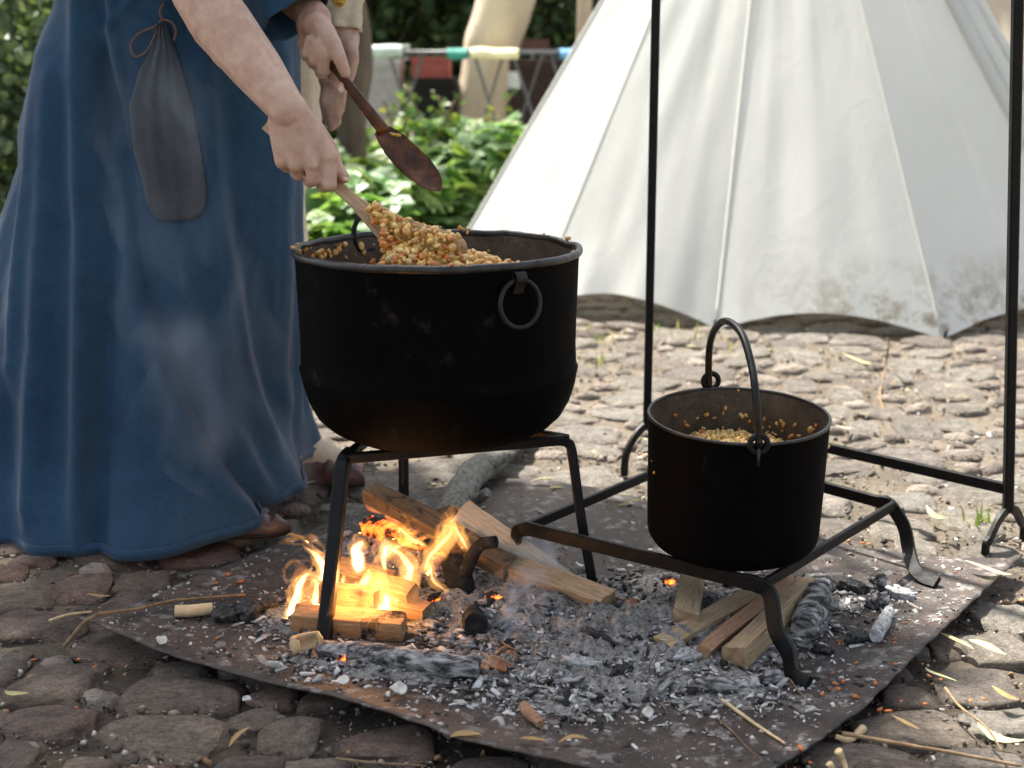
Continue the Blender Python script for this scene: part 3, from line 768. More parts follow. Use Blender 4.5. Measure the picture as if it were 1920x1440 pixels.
for k in range(len(BASE)):
    nu, nv = 44, 90; V = []; F = []
    for j in range(nv + 1):
        for i in range(nu + 1): V.append(panel_point(k, i / nu, .03 + .97 * j / nv))
    for j in range(nv):
        for i in range(nu):
            a = j * (nu + 1) + i; F.append((a, a + 1, a + nu + 2, a + nu + 1))
    p = obj('canvas_panel', V, F, M_TENT if k not in (5, 6) else M_BEIGE, tent)
    # seams: a felled double seam along each panel joint
    P = [panel_point(k, 0, .03 + .97 * j / 30) for j in range(31)]
    th = .0014 if k in (1,) else .0028
    outw = [(q - cen).xy.to_3d().normalized() * .002 for q in P]
    obj('seam', *tube([q + o_ for q, o_ in zip(P, outw)], th, 6, flat=1.6), M_SEAM, p)
for k in (2, 3, 4, 5):
    b = BASE[k]; d = (b - cen).xy.to_3d().normalized()
    obj('peg', *tube([b + d * .02 + Vector((0, 0, .045)), b + d * .005 + Vector((0, 0, .0)), b - d * .02 + Vector((0, 0, -.06))], [.006, .005, .003], 6), M_IRON, tent)
# second, beige tent standing behind it at the edge of the picture
tent2 = empty('tent', (3.6, 7.6, 0), 'beige canvas tent showing behind the white tent', 'tent')
ap2 = Vector((3.6, 7.6, 2.9)); B2_ = [Vector((3.6 + 1.75 * math.cos(rad(a)), 7.6 + 1.75 * math.sin(rad(a)), .03)) for a in range(10, 370, 45)]
for k in range(8):
    a, b = B2_[k], B2_[(k + 1) % 8]; V = []; F = []
    for j in range(41):
        for i in range(25):
            p = ap2.lerp(a.lerp(b, i / 24), .02 + .98 * j / 40); o_ = (p - Vector((3.6, 7.6, 0))).xy.to_3d()
            V.append(p + o_.normalized() * (-.06 * math.sin(math.pi * i / 24) * math.sin(math.pi * j / 40) + .02 * noise.noise(Vector((i * .35 + k * 7, j * .06, 3)))) if o_.length > 0 else p)
    obj('canvas_panel', V, [(j * 25 + i, j * 25 + i + 1, (j + 1) * 25 + i + 1, (j + 1) * 25 + i) for j in range(40) for i in range(24)], M_BEIGE, tent2)
# pole sleeves running up the right hand joint
for dx, rr, mt in ((.0, .026, M_TENT), (.055, .034, M_TENT), (.115, .026, M_SEAM)):
    P = [panel_point(4, 0, .05 + .95 * j / 30) + Vector((dx * (0.35 + .9 * j / 30), -.012, .004)) for j in range(31)]
    P = [p + Vector((.004 * noise.noise(p * 7), .004 * noise.noise(p * 8 + Vector((3, 0, 0))), 0)) for p in P]
    sl = obj('pole_sleeve', *tube(P, rr, 12, flat=.8), mt, tent)
    if dx == .05:
        for v in (.30, .42, .55):
            q = panel_point(4, 0, v) + Vector((.045, -.030, .004))
            kn = np.array([q[:]] ) + ICO2[0] * np.array([.010, .008, .013]); obj('toggle', kn, ICO2[1], M_TRUNK, sl)

# ================================================================== THE COOKING PLACE
# ------------------------------------------------------------------ rusty sheet under the fire
def poly_at(P, s):
    L = [0]
    for a, b in zip(P[:-1], P[1:]): L.append(L[-1] + (b - a).length)
    s *= L[-1]
    for i in range(len(P) - 1):
        if s <= L[i + 1] + 1e-9:
            return P[i].lerp(P[i + 1], (s - L[i]) / max(1e-9, L[i + 1] - L[i]))
    return P[-1].copy()
FR = [G(*p, ZP + .012) for p in FRONT]; RT = [G(*p, ZP + .006) for p in RIGHT]; BK = [G(*p, ZP) for p in BACK]; LF = [G(*p, ZP) for p in LEFT]
nu, nv = 110, 70; V = []
for j in range(nv + 1):
    v = j / nv
    for i in range(nu + 1):
        u = i / nu
        p = poly_at(FR, u) * (1 - v) + poly_at(BK, u) * v + poly_at(LF, v) * (1 - u) + poly_at(RT, v) * u
        p -= LF[0] * (1 - u) * (1 - v) + FR[-1] * u * (1 - v) + LF[-1] * (1 - u) * v + BK[-1] * u * v
        e = max(0, 1 - v / .16); e2 = max(0, 1 - (1 - u) / .12)
        p.z = ZP - .003 + .016 * e * e * (1 + .5 * math.sin(u * 11 + 1)) + .010 * e2 * e2 + .003 * noise.noise(Vector((p.x * 3, p.y * 3, 5)))
        p += Vector((.004 * noise.noise(Vector((u * 30, v * 30, 1))), .004 * noise.noise(Vector((u * 30, v * 30, 9))), 0)) * (1 if (i in (0, nu) or j in (0, nv)) else 0)
        V.append(p)
F = [(j * (nu + 1) + i, j * (nu + 1) + i + 1, (j + 1) * (nu + 1) + i + 1, (j + 1) * (nu + 1) + i) for j in range(nv) for i in range(nu)]
sheet = tag(obj('metal_sheet', V, F, M_SHEET), 'rusty steel sheet lying on the cobbles under fire and ash', 'metal sheet')
md = sheet.modifiers.new('thick', 'SOLIDIFY'); md.thickness = .003; md.offset = -1
SHEET_BVH = BVHTree.FromPolygons([tuple(v) for v in V], F)
def on_sheet(x, y):
    h = SHEET_BVH.ray_cast(Vector((x, y, 1)), Vector((0, 0, -1)))
    return h[0].z if h[0] else None
def S(px, py, z=0.0):
    """point on the sheet (or ground) seen at a pixel, lifted by z"""
    p = G(px, py, ZP + z); h = on_sheet(p.x, p.y)
    return Vector((p.x, p.y, (h if h is not None else 0.012) + z))

# ------------------------------------------------------------------ iron things
def flatbar(P, w, t, upv=None, n=None):
    P = [Vector(p) for p in P]
    return tube(catmull(P, n or max(2, 8 * (len(P) - 1))) if len(P) > 2 else [P[0], P[0].lerp(P[1], .5), P[1]], 1.0, sect=rect(w / 2, t / 2), upv=upv)
# three-legged stand under the big cauldron
ZB = .298
Lc, Rc, Bc = G(645, 860, ZB), G(1064, 824, ZB), G(757, 770, ZB)
fl, fr_, fb = S(607, 1199), S(1113, 1101), S(757, 1034)
tv = empty('trivet', ((Lc.x + Rc.x + Bc.x) / 3, (Lc.y + Rc.y + Bc.y) / 3, ZP), 'tall three legged iron stand carrying the big black cauldron over the flames', 'trivet')
def leg(parent, top, inner, foot, w, t, curl=None):
    d = (top - inner).normalized()
    P = [top - d * .035, top - d * .016, top + d * .000 + Vector((0, 0, -.006)), top + (foot - top) * .09 + d * .004, top.lerp(foot, .5), foot]
    if curl: P = P[:-1] + curl
    return obj('leg', *flatbar(P, w, t, n=36), M_IRON, parent)
obj('bar', *flatbar([Lc, Rc], .017, .014), M_IRON, tv)
obj('bar', *flatbar([Lc, Bc], .017, .014), M_IRON, tv)
obj('bar', *flatbar([Bc, Rc], .017, .014), M_IRON, tv)
leg(tv, Lc, Bc, fl, .020, .023); leg(tv, Rc, Lc, fr_, .017, .017); leg(tv, Bc, (Lc + Rc) / 2, fb, .016, .016)
# low four-legged stand under the bucket
ZT = .140
N_, R_, L_, B_ = G(1428, 1098, ZT), G(1675, 948, ZT), G(985, 990, ZT), G(1312, 850, ZT)
tw = empty('trivet', ((N_.x + B_.x) / 2, (N_.y + B_.y) / 2, ZP), 'low square iron stand with curled feet under the small bail handled pot', 'trivet')
UP = (0, 0, 1)
obj('bar', *flatbar([L_, N_], .024, .009, UP), M_IRON, tw)
obj('bar', *flatbar([N_, R_], .018, .009, UP), M_IRON, tw)
obj('bar', *flatbar([L_, B_], .018, .009, UP), M_IRON, tw)
obj('bar', *flatbar([B_, R_], .022, .009, UP), M_IRON, tw)
def leg2(top, inner, pts, w=.024, t=.010):
    d = (top - inner).normalized()
    obj('leg', *flatbar([top - d * .03, top - d * .008] + pts, w, t, n=40), M_IRON, tw)
n0 = S(1478, 1246); leg2(N_, L_, [N_.lerp(n0, .12) + Vector((.008, 0, .002)), N_.lerp(n0, .55), n0 + Vector((0, 0, .022)), S(1487, 1262, .008), S(1516, 1281, .006)], .026, .010)
r0 = S(1716, 1062); leg2(R_, B_, [Q(1694, 985, R_.y), Q(1704, 1030, r0.y + .01), S(1714, 1062, .018), S(1732, 1082, .009), S(1757, 1093, .008)], .024, .010)
dL = (L_ - N_).normalized()
leg2(L_, N_, [L_ + dL * .016 + Vector((0, .004, -.012)), L_ + dL * .020 + Vector((0, .035, -.045)), Vector((L_.x + dL.x * .02, L_.y + .13, ZP))])
dB = (B_ - N_).normalized(); dB.z = 0
leg2(B_, L_, [B_ + dB * .014 + Vector((0, 0, -.02)), B_ + dB * .02 + Vector((0, 0, -.06)), Vector((B_.x + dB.x * .03, B_.y + dB.y * .03, 0.01))])
# tall frame of two poles on arched feet
p1, p2 = Q(1213, 800, 2.89), Q(1890, 958, 2.39)
t1, t2 = Q(1230, 0, 2.89), Q(1908, 0, 2.36)
t1 = p1 + (t1 - p1) * ((1.75 - p1.z) / (t1.z - p1.z)); t2 = p2 + (t2 - p2) * ((1.75 - p2.z) / (t2.z - p2.z))
pf = empty('spit_frame', ((p1.x + p2.x) / 2, (p1.y + p2.y) / 2, 0), 'tall iron frame of two slim upright poles with arched feet and a low tie bar', 'pot frame')
obj('pole', *flatbar([p1, t1], .020, .018), M_IRON, pf); obj('pole', *flatbar([p2, t2], .019, .018), M_IRON, pf)
obj('top_bar', *flatbar([t1 + (t1 - t2).normalized() * .1, t2 + (t2 - t1).normalized() * .1], .018, .018), M_IRON, pf)
q1, q2 = Q(1213, 762, 2.89), Q(1890, 917, 2.39)
obj('tie_bar', *flatbar([q1, q2], .022, .010, UP), M_IRON, pf)
for p, f0 in ((p1, G(1171, 888, .012)), (p2, G(1847, 1042, .012))):
    d = (f0 - p); d.z = 0
    for s in (1, -1):
        e = p + d * s; e.z = .006
        obj('foot', *flatbar([p + Vector((0, 0, .006)), p + d * s * .45 + Vector((0, 0, -.010)), p + d * s * .86 + Vector((0, 0, -.042)), e + Vector((0, 0, .03)), e], .018, .010, n=30), M_IRON, pf)

# ------------------------------------------------------------------ big cauldron
PC = Vector((-.1276, 2.20, .304)); TB = Matrix.Translation(PC) @ Matrix.Rotation(rad(-.9), 4, 'X')
def xf(VF, M): return [M @ Vector(v) for v in VF[0]], VF[1]
HR = .322
out = [(0, 0), (.06, 0), (.125, .001), (.168, .007), (.196, .020), (.215, .038), (.228, .062), (.2375, .092), (.2415, .112), (.2435, .119), (.2405, .126), (.2400, .16), (.2398, .21), (.2400, .26), (.2408, .30), (.2425, .318)]
inn = [(.2375, .320), (.2365, .30), (.236, .2), (.2355, .12), (.21, .045), (.15, .012), (.0, .006)]
pot = empty('cauldron', PC, 'large soot black iron cauldron full of stew on the tall stand', 'cauldron')
ob = obj('body', *xf(lathe(out, 140, .0032), TB), M_SOOT, pot)
obj('inside', *xf(lathe(inn, 120, .0012), TB), M_INSIDE, pot)
rimV, rimF = [], []
for k in range(161):
    a = 2 * math.pi * k / 160
    j = .0022 * noise.noise(Vector((math.cos(a) * 4, math.sin(a) * 4, 2))) + .001 * noise.noise(Vector((math.cos(a) * 14, math.sin(a) * 14, 2)))
    rimV.append(Vector(((.2425 + j) * math.cos(a), (.2425 + j) * math.sin(a), HR + j * 1.2)))
obj('rim', *xf(tube(rimV, .0068, 10, flat=1.0, cap=False), TB), M_RIM, pot)
def ring(c, nrm, upd, r, tr, parent, mat, name='handle_ring', a0=0, a1=360):
    nrm = nrm.normalized(); upd = (upd - nrm * upd.dot(nrm)).normalized(); s = nrm.cross(upd)
    P = [c + (upd * math.cos(rad(a)) + s * math.sin(rad(a))) * r for a in np.linspace(a0, a1, 49)]
    return obj(name, *tube(P, tr, 10, cap=(a1 - a0) < 359), mat, parent)
M_RINGI = simple('ring_iron', [(.004, .004, .004), (.014, .0135, .013)], 40, 0.4, 0.3, 0.002, metal=0.2, spec=0.3)
for sgn in (1, -1):
    ph = rad(-90 + 34.5) if sgn > 0 else rad(90 + 34.5)
    n_ = Vector((math.cos(ph), math.sin(ph), 0)); s_ = Vector((-n_.y, n_.x, 0))
    if sgn > 0:
        c = PC + n_ * .2475 + Vector((0, 0, .269)); lug = PC + n_ * .242 + Vector((0, 0, .305))
        ring(c - Vector((0, 0, .002)), n_ + Vector((0, 0, .10)), Vector((0, 0, 1)), .0375, .0042, pot, M_RINGI)
    else:
        c = PC + n_ * .256 + Vector((0, 0, .318)); lug = PC + n_ * .243 + Vector((0, 0, .288))
        ring(c, n_ + s_ * .45 + Vector((0, 0, -.1)), Vector((0, 0, 1)), .037, .0048, pot, M_IRON)
    P = [lug + Vector((0, 0, -.022)), lug + n_ * .004 + Vector((0, 0, -.012)), lug + n_ * .011 + Vector((0, 0, .000)), lug + n_ * .009 + Vector((0, 0, .009)), lug + Vector((0, 0, .012)), lug - n_ * .002 + Vector((0, 0, .002))]
    obj('lug', *flatbar(P, .003, .020, upv=n_, n=20), M_RINGI, pot)

# ------------------------------------------------------------------ bail-handled bucket pot
BC = Vector((.371, 2.05, ZT + .013)); TS = Matrix.Translation(BC) @ Matrix.Rotation(rad(2.6), 4, 'X')
HS = .224
so = [(0, 0), (.08, 0), (.122, .002), (.134, .008), (.1405, .018), (.1425, .03), (.1445, .1), (.1460, .17), (.1470, HS)]
si = [(.1450, HS + .001), (.144, HS - .01), (.1435, .15), (.140, .03), (.12, .008), (0, .006)]
bk = empty('cooking_pot', BC, 'small soot black straight sided pot with an upright bail handle', 'pot')
obj('body', *xf(lathe(so, 110, .001), TS), M_SOOT, bk)
obj('inside', *xf(lathe(si, 110, .001), TS), M_INSIDE, bk)
P = [Vector((.1462 * math.cos(2 * math.pi * k / 120), .1462 * math.sin(2 * math.pi * k / 120), HS + .0015)) for k in range(121)]
obj('rim', *xf(tube(P, .0030, 8, cap=False), TS), M_RIM, bk)
# ears: one at the front right, one at the back left
ea = [TS @ Vector((.1485 * math.cos(a), .1485 * math.sin(a), HS + .002)) for a in (rad(-88), rad(99))]
for k, e in enumerate(ea):
    n_ = (e - BC); n_.z = 0; n_.normalize()
    ring(e + n_ * .003 + Vector((0, 0, .002 if k == 0 else .012)), n_, Vector((0, 0, 1)), .0135, .0048, bk, M_IRON, 'ear')
    obj('ear_rivet', *tube([e + n_ * .006 + Vector((0, 0, -.004)), e + n_ * .006 + Vector((0, 0, -.032))], [.003, .002], 8), M_RIM, bk)
h0, h1 = ea[0] + Vector((0, -.002, .008)), ea[1] + Vector((0, 0, .012))
H0, H1 = Q(1422, 815, h0.y - .004), Q(1329, 715, h1.y)
topc = (h0 + h1) / 2
pts = [h0 + Vector((0, -.004, -.004)), h0, Q(1417, 740, h0.y + .005), Q(1408, 680, h0.y + .045), Q(1390, 625, h0.y + .10), Q(1362, 602, h0.y + .16), Q(1340, 618, h0.y + .22), Q(1330, 655, h1.y - .02), Q(1329, 715, h1.y), h1 + Vector((0, 0, -.006))]
obj('bail_handle', *tube(catmull(pts, 60), .0062, 10), M_RINGI, bk)

# ------------------------------------------------------------------ stew
BEANP = np.array([(.68, .37, .085), (.76, .47, .14), (.58, .27, .05), (.80, .55, .22), (.62, .20, .035), (.36, .24, .05), (.72, .42, .11)])
def bean_cols(n, warm=1.0): return BEANP[R.choice(7, n, p=[.24, .22, .17, .14, .08, .05, .10])] * R.uniform(.7, 1.15, (n, 1))
def bean_sizes(n, s=.0056): return s * R.uniform(.45, 1.3, (n, 1)) * np.stack([R.uniform(.8, 1.7, n), R.uniform(.65, 1.1, n), R.uniform(.55, 1.0, n)], 1)
def stew(name, centre, rr, level, hf, nb, label, size=.0062, cw=14, pale=0.0):
    e = empty(name, (centre.x, centre.y, level), label, 'stew')
    n = 60; V = []; F = []
    for i in range(n + 1):
        for j in range(n + 1):
            a, b = (i / n * 2 - 1), (j / n * 2 - 1)
            # square to disc
            x, y = a * math.sqrt(1 - b * b / 2) * rr, b * math.sqrt(1 - a * a / 2) * rr
            V.append((centre.x + x, centre.y + y, hf(centre.x + x, centre.y + y) - .0005 + .004 * noise.noise(Vector((x * 60, y * 60, 0)))))
    for i in range(n):
        for j in range(n):
            a = i * (n + 1) + j; F.append((a, a + n + 1, a + n + 2, a + 1))
    obj('sauce', V, F, M_SAUCE, e)
    r_ = rr * .945 * np.sqrt(R.random(nb)); an = R.uniform(0, 2 * np.pi, nb)
    X = centre.x + r_ * np.cos(an); Y = centre.y + r_ * np.sin(an)
    C = np.stack([X, Y, [hf(a, b) + random.uniform(-.002, .005) for a, b in zip(X, Y)]], 1)
    o = scatter('bean', ICO2, C, bean_sizes(nb, size), bean_cols(nb) * (1 - pale) + pale * np.array([.85, .62, .25]), M_BEAN, e, jit=.05, smooth=True); o['kind'] = 'stuff'
    m = nb // cw
    k = R.choice(nb, m, replace=False)
    o = scatter('carrot_piece', ICO1, C[k] + [0, 0, .003], R.uniform(.003, .008, (m, 3)), np.array([(.55, .13, .02), (.62, .2, .04), (.25, .32, .05)])[R.choice(3, m, p=[.5, .38, .12])], M_BEAN, e, jit=.2); o['kind'] = 'stuff'
    return e
M_SAUCE = simple('sauce', [(.26, .12, .03), (.44, .24, .07), (.55, .35, .13)], 130, 0.35, 1.0, 0.006, spec=0.5)
CR = [Q(760, 440, 2.2), Q(800, 450, 2.2), Q(850, 458, 2.2), (Q(905, 466, 2.2)), Q(950, 480, 2.2), Q(985, 497, 2.2)]
def hf_big(x, y):
    z = .545 + .006 * noise.noise(Vector((x * 22, y * 22, 3)))
    for c in CR: pass
    xs = [c.x for c in CR]; zs = [c.z for c in CR]
    cz = np.interp(x, [xs[0] - .09, xs[0] - .02] + xs + [xs[-1] + .10], [.55, zs[0] - .012] + zs + [.55])
    w = math.exp(-((y - 2.185) / .085) ** 2)
    return z + max(0, cz - .012 - z) * w
stew('bean_stew', PC, .2335, .55, hf_big, 2600, 'thick bean stew heaped up inside the big cauldron')
zS = BC.z + .143
def hf_small(x, y): return zS + .004 * noise.noise(Vector((x * 20, y * 20, 7))) + .010 * math.exp(-((x - BC.x) / .09) ** 2)
stew('bean_stew', BC, .1410, zS, hf_small, 1700, 'pale barley and bean stew inside the small pot', .0046, 60, .6)
# splashes stuck to the pot walls and rims (children of each pot)
def splashes(parent, c, M, rin, hrim, spots, size):
    C = []; cols = []
    for a0, z0, sa, sz, k in spots:
        for _ in range(k):
            a = rad(R.normal(a0, sa)); z = R.normal(z0, sz)
            C.append((M @ Vector((rin * math.cos(a), rin * math.sin(a), z)))[:])
    n = len(C)
    o = scatter('food_splash', ICO2, np.array(C), size * np.minimum(R.lognormal(0, .4, (n, 1)), 1.7) * np.stack([R.uniform(.8, 1.6, n), R.uniform(.6, 1, n), R.uniform(.6, 1.2, n)], 1), bean_cols(n) * .8, M_BEAN, parent, jit=.15, smooth=True)
    o['kind'] = 'stuff'
splashes(pot, PC, TB, .2345, HR, [(150, .29, 9, .014, 26), (165, .27, 8, .018, 22), (120, .27, 12, .02, 30), (180, .30, 6, .01, 8), (60, .28, 30, .02, 10)], .0042)
splashes(pot, PC, TB, .2425, HR, [(82, HR + .008, 2.5, .001, 4), (86, HR + .007, 9, .001, 4), (-76, HR + .007, 14, .001, 5), (185, HR + .006, 8, .001, 4), (30, HR + .007, 12, .001, 3)], .0034)
splashes(bk, BC, TS, .1425, HS, [(160, .175, 8, .016, 14), (100, .17, 20, .018, 14), (60, .165, 14, .018, 14), (15, .16, 10, .016, 16), (90, .145, 60, .006, 40)], .0034)

# ------------------------------------------------------------------ firewood, charcoal and ash
def split_log(name, label, A, B, w, h, mat, roll=0.0, taper=1.0, seed=0, endmat=None, cat='firewood', group=None, tri=0.0, rough=.05, sidemat=None):
    """split stick in its own frame (x along the grain)"""
    A, B = Vector(A), Vector(B); L = (B - A).length
    rs = random.Random(seed); n = 20; m = 12
    cor = [(-.5, -.5), (.5, -.5 + tri * .3), (.5 - tri * .6, .5), (-.5 + tri * .3, .5)]
    cor = [(a + rs.uniform(-.1, .1), b + rs.uniform(-.1, .1)) for a, b in cor]
    sec = []
    for k in range(4):
        a, b = cor[k], cor[(k + 1) % 4]
        for q in (0.04, .36, .68): sec.append((a[0] + (b[0] - a[0]) * q, a[1] + (b[1] - a[1]) * q))
    V = []; F = []; mi = []
    for i in range(n + 1):
        s = i / n; tp = 1 + (taper - 1) * s
        for k, (a, b) in enumerate(sec):
            nz = noise.noise(Vector((s * 2.2 + seed, a * 4, b * 4))); nz2 = noise.noise(Vector((s * 9, a * 9 + seed, b * 9)))
            gr = noise.noise(Vector((s * .8 + seed * 3, k * 1.9, 0)))
            V.append((s * L + (0.02 * L * noise.noise(Vector((a * 5, b * 5, seed))) if i in (0, n) else 0),
                      a * w * tp * (1 + .12 * nz + rough * nz2 + .10 * gr) + .10 * w * noise.noise(Vector((s * 1.6, seed, 1))), b * h * tp * (1 + .12 * nz + rough * nz2 + .10 * gr) + .10 * h * noise.noise(Vector((s * 1.6, seed, 9)))))
    for i in range(n):
        for k in range(m):
            k2 = (k + 1) % m; F.append((i * m + k, i * m + k2, (i + 1) * m + k2, (i + 1) * m + k)); mi.append(2 if (sidemat and 3 <= k < 6) else 0)
    c0 = len(V); V.append((0.0, 0, 0)); V.append((L, 0, 0))
    for k in range(m):
        k2 = (k + 1) % m; F.append((c0, k2, k)); mi.append(1); F.append((c0 + 1, n * m + k, n * m + k2)); mi.append(1)
    me = mesh(name, V, F, mi=mi)
    for mm in (mat, endmat or M_END, sidemat or mat): me.materials.append(mm)
    try: me.set_sharp_from_angle(angle=rad(34))
    except Exception: pass
    o = link(name, me); x = (B - A).normalized(); up = Vector((0, 0, 1)); z = (up - x * up.dot(x)).normalized(); y = z.cross(x)
    M = Matrix((x, y, z)).transposed().to_4x4(); M.translation = A
    o.matrix_world = M @ Matrix.Rotation(roll, 4, 'X')
    return tag(o, label, cat, group)
def branch(name, label, P, r, mat, cat='branch', stubs=(), endmat=None, jit=.08, n=26, lump=.16):
    """round stick with knots; own frame at its first point"""
    o_ = Vector(P[0]); C = catmull([Vector(p) - o_ for p in P], n)
    rr = np.interp(np.linspace(0, 1, n + 1), np.linspace(0, 1, len(r)), r)
    VF = tube(C, list(rr), 14)
    VF = ([v + (v - C[min(i // 14, n)]).normalized() * lump * rr[min(i // 14, n)] * (noise.noise(v * 45) + .6 * noise.noise(v * 110)) for i, v in enumerate(VF[0])], VF[1])
    for sp, sr in stubs:
        VF = merge(VF, tube(catmull([Vector(p) - o_ for p in sp], 8), list(np.linspace(sr, sr * .8, 9)), 10, jitter=jit))
    me = mesh(name, VF[0], VF[1]); me.materials.append(mat)
    try: me.set_sharp_from_angle(angle=rad(60))
    except Exception: pass
    o = link(name, me); o.location = o_
    return tag(o, label, cat)

split_log('firewood', 'brown split log leaning across the fire, its underside glowing', Q(694, 922, 2.31), Q(957, 1062, 2.13), .038, .034, M_BROWNW, .25, seed=3)
split_log('firewood', 'long weathered split log with ragged bark edge ending in the ash', Q(952, 1066, 2.15), S(1141, 1133, .022), .038, .036, M_WOOD, .2, seed=5, sidemat=M_BARK)
split_log('firewood', 'pale freshly split wedge of firewood beside the brown log', Q(866, 964, 2.25), S(1078, 1092, .016), .064, .034, M_PALE, .55, taper=.5, seed=8)
split_log('firewood', 'charred split log with burning edge under the brown log', Q(690, 985, 2.36), Q(838, 1030, 2.22), .034, .032, M_EMBER, .3, taper=.7, seed=12)
split_log('firewood', 'thick scorched log lying in front at the foot of the flames', S(552, 1156, .020), S(757, 1174, .018), .038, .034, M_BURN, .15, seed=21)
split_log('firewood', 'short split log with its end grain towards us in the middle of the flames', S(604, 1108, .046), S(706, 1124, .040), .036, .034, M_BURN, -.2, seed=24)
split_log('firewood', 'uppermost split log of the burning stack', Q(612, 1062, 2.20), Q(738, 1096, 2.15), .042, .036, M_BURN, .4, seed=27)
split_log('firewood', 'stubby burning log at the inner end of the stack', S(690, 1084, .05), S(776, 1112, .042), .036, .036, M_BURN, .5, seed=31)
split_log('firewood', 'small glowing wood block beside the burning stack', S(738, 1130, .022), S(800, 1148, .018), .032, .026, M_BURN, .1, seed=33)
branch('branch', 'grey lichen covered branch with sawn stub lying away from the fire', [S(843, 975, .036), S(862, 925, .038), S(893, 880, .04), S(925, 845, .045), G(985, 800, .05)], [.033, .032, .031, .029, .027], M_GREYBARK,
       stubs=[([S(868, 932, .04), S(893, 934, .042), S(915, 922, .06)], .013), ([S(915, 870, .045), S(940, 858, .05), S(966, 852, .055)], .013)])
branch('charred_branch', 'black charred branch sticking up in a crook at the fire', [Q(846, 1048, 2.14), Q(864, 1092, 2.11), Q(880, 1138, 2.09), S(892, 1172, .02)], [.022, .025, .024, .021], M_CHAR,
       stubs=[([Q(868, 1090, 2.13), Q(876, 1066, 2.10), Q(889, 1036, 2.09), Q(905, 1019, 2.09), Q(930, 1016, 2.08)], .013)], lump=.2)
branch('burnt_branch', 'long burnt grey branch in front of the scorched log', [S(598, 1213, .014), S(660, 1222, .016), S(740, 1232, .018), S(830, 1245, .019), S(898, 1252, .017)], [.012, .016, .018, .019, .017], M_ASHLOG, lump=.22)
branch('stick', 'short pale cut stick on the sheet with charcoal at its end', [S(328, 1143, .012), S(362, 1141, .012), S(398, 1137, .012)], [.010, .0105, .010], M_STRAW, 'stick', lump=.04)
split_log('firewood', 'short upright leaning split block under the small pot', S(1284, 1160, .034), S(1298, 1082, .030), .042, .032, M_WOOD, .15, seed=41)
split_log('firewood', 'long pale split stick lowest in the bundle under the small pot', S(1240, 1212, .016), S(1462, 1088, .03), .034, .024, M_WOOD, .1, seed=43)
split_log('firewood', 'narrow reddish split stick in the bundle under the small pot', S(1316, 1222, .020), S(1480, 1090, .034), .024, .030, M_WOODR, .4, seed=46)
split_log('firewood', 'thick yellowish split stick in front of the bundle beside the stand leg', S(1374, 1228, .020), S(1512, 1094, .030), .036, .034, M_WOOD, -.15, seed=49)
branch('burnt_branch', 'cracked grey burnt log beside the firewood under the small pot', [S(1510, 1175, .022), S(1525, 1130, .026), S(1540, 1085, .024)], [.022, .026, .02], M_ASHLOG, lump=.3)
branch('ash_stick', 'short stick burnt to white ash on the sheet', [S(1642, 1192, .012), S(1655, 1168, .012), S(1668, 1142, .010)], [.011, .012, .009], M_ASHWHITE, 'ash', lump=.12)
branch('burnt_branch', 'small brown half burnt stick end at the front of the ash', [S(982, 1322, .010), S(998, 1340, .010), S(1014, 1358, .008)], [.009, .009, .006], M_WOODR, lump=.2)

# ash bed heaped on the sheet
BLOB = [(1010, 1130, 130, 60, .022), (1150, 1195, 170, 62, .026), (1310, 1180, 150, 80, .022), (1180, 1275, 190, 50, .013), (1060, 1322, 130, 36, .006), (770, 1255, 170, 34, .010), (500, 1150, 90, 32, .009), (720, 1035, 110, 48, .018),
        (1480, 1150, 90, 70, .014), (1010, 1235, 150, 60, .015), (850, 1140, 120, 70, .016), (1230, 1110, 80, 50, .009), (590, 1180, 90, 50, .010), (640, 1240, 110, 26, .006), (1380, 1290, 130, 40, .009), (1640, 1120, 90, 40, .004)]
gx = np.arange(-.55, 1.0, .0065); gy = np.arange(1.66, 2.5, .0065)
V = []; keep = []
for y in gy:
    for x in gx:
        px, py = PX((x, y, ZP)); m = 0
        for bx, by, rx, ry, h in BLOB:
            d = 1.05 * (((px - bx) / rx) ** 2 + ((py - by) / ry) ** 2)
            if d < 4: m += h * math.exp(-d * 1.5)
        q = Vector((x, y, 0))
        z = m * 1.12 * (1 + .6 * noise.noise(q * 22) + .55 * noise.noise(q * 55) + .5 * noise.noise(q * 120)) - .005 + .004 * noise.noise(q * 40) + .002 * noise.noise(q * 130)
        z = max(z, -.006); keep.append(m > .0012 and in_poly(x, y, SHEET_POLY)); V.append((x, y, z))
nx, ny = len(gx), len(gy)
zs = [(on_sheet(v[0], v[1]) or ZP) if k else ZP for v, k in zip(V, keep)]
V = [(x, y, z + b) for (x, y, z), b in zip(V, zs)]
F = [(j * nx + i, j * nx + i + 1, (j + 1) * nx + i + 1, (j + 1) * nx + i) for j in range(ny - 1) for i in range(nx - 1) if keep[j * nx + i] and keep[j * nx + i + 1] and keep[(j + 1) * nx + i] and keep[(j + 1) * nx + i + 1]]
used = sorted(set(k for f in F for k in f)); mp = {k: i for i, k in enumerate(used)}
ash = tag(obj('ash', [V[k] for k in used], [tuple(mp[k] for k in f) for f in F], M_ASH), kind='stuff', label='grey ash heaped on the sheet')
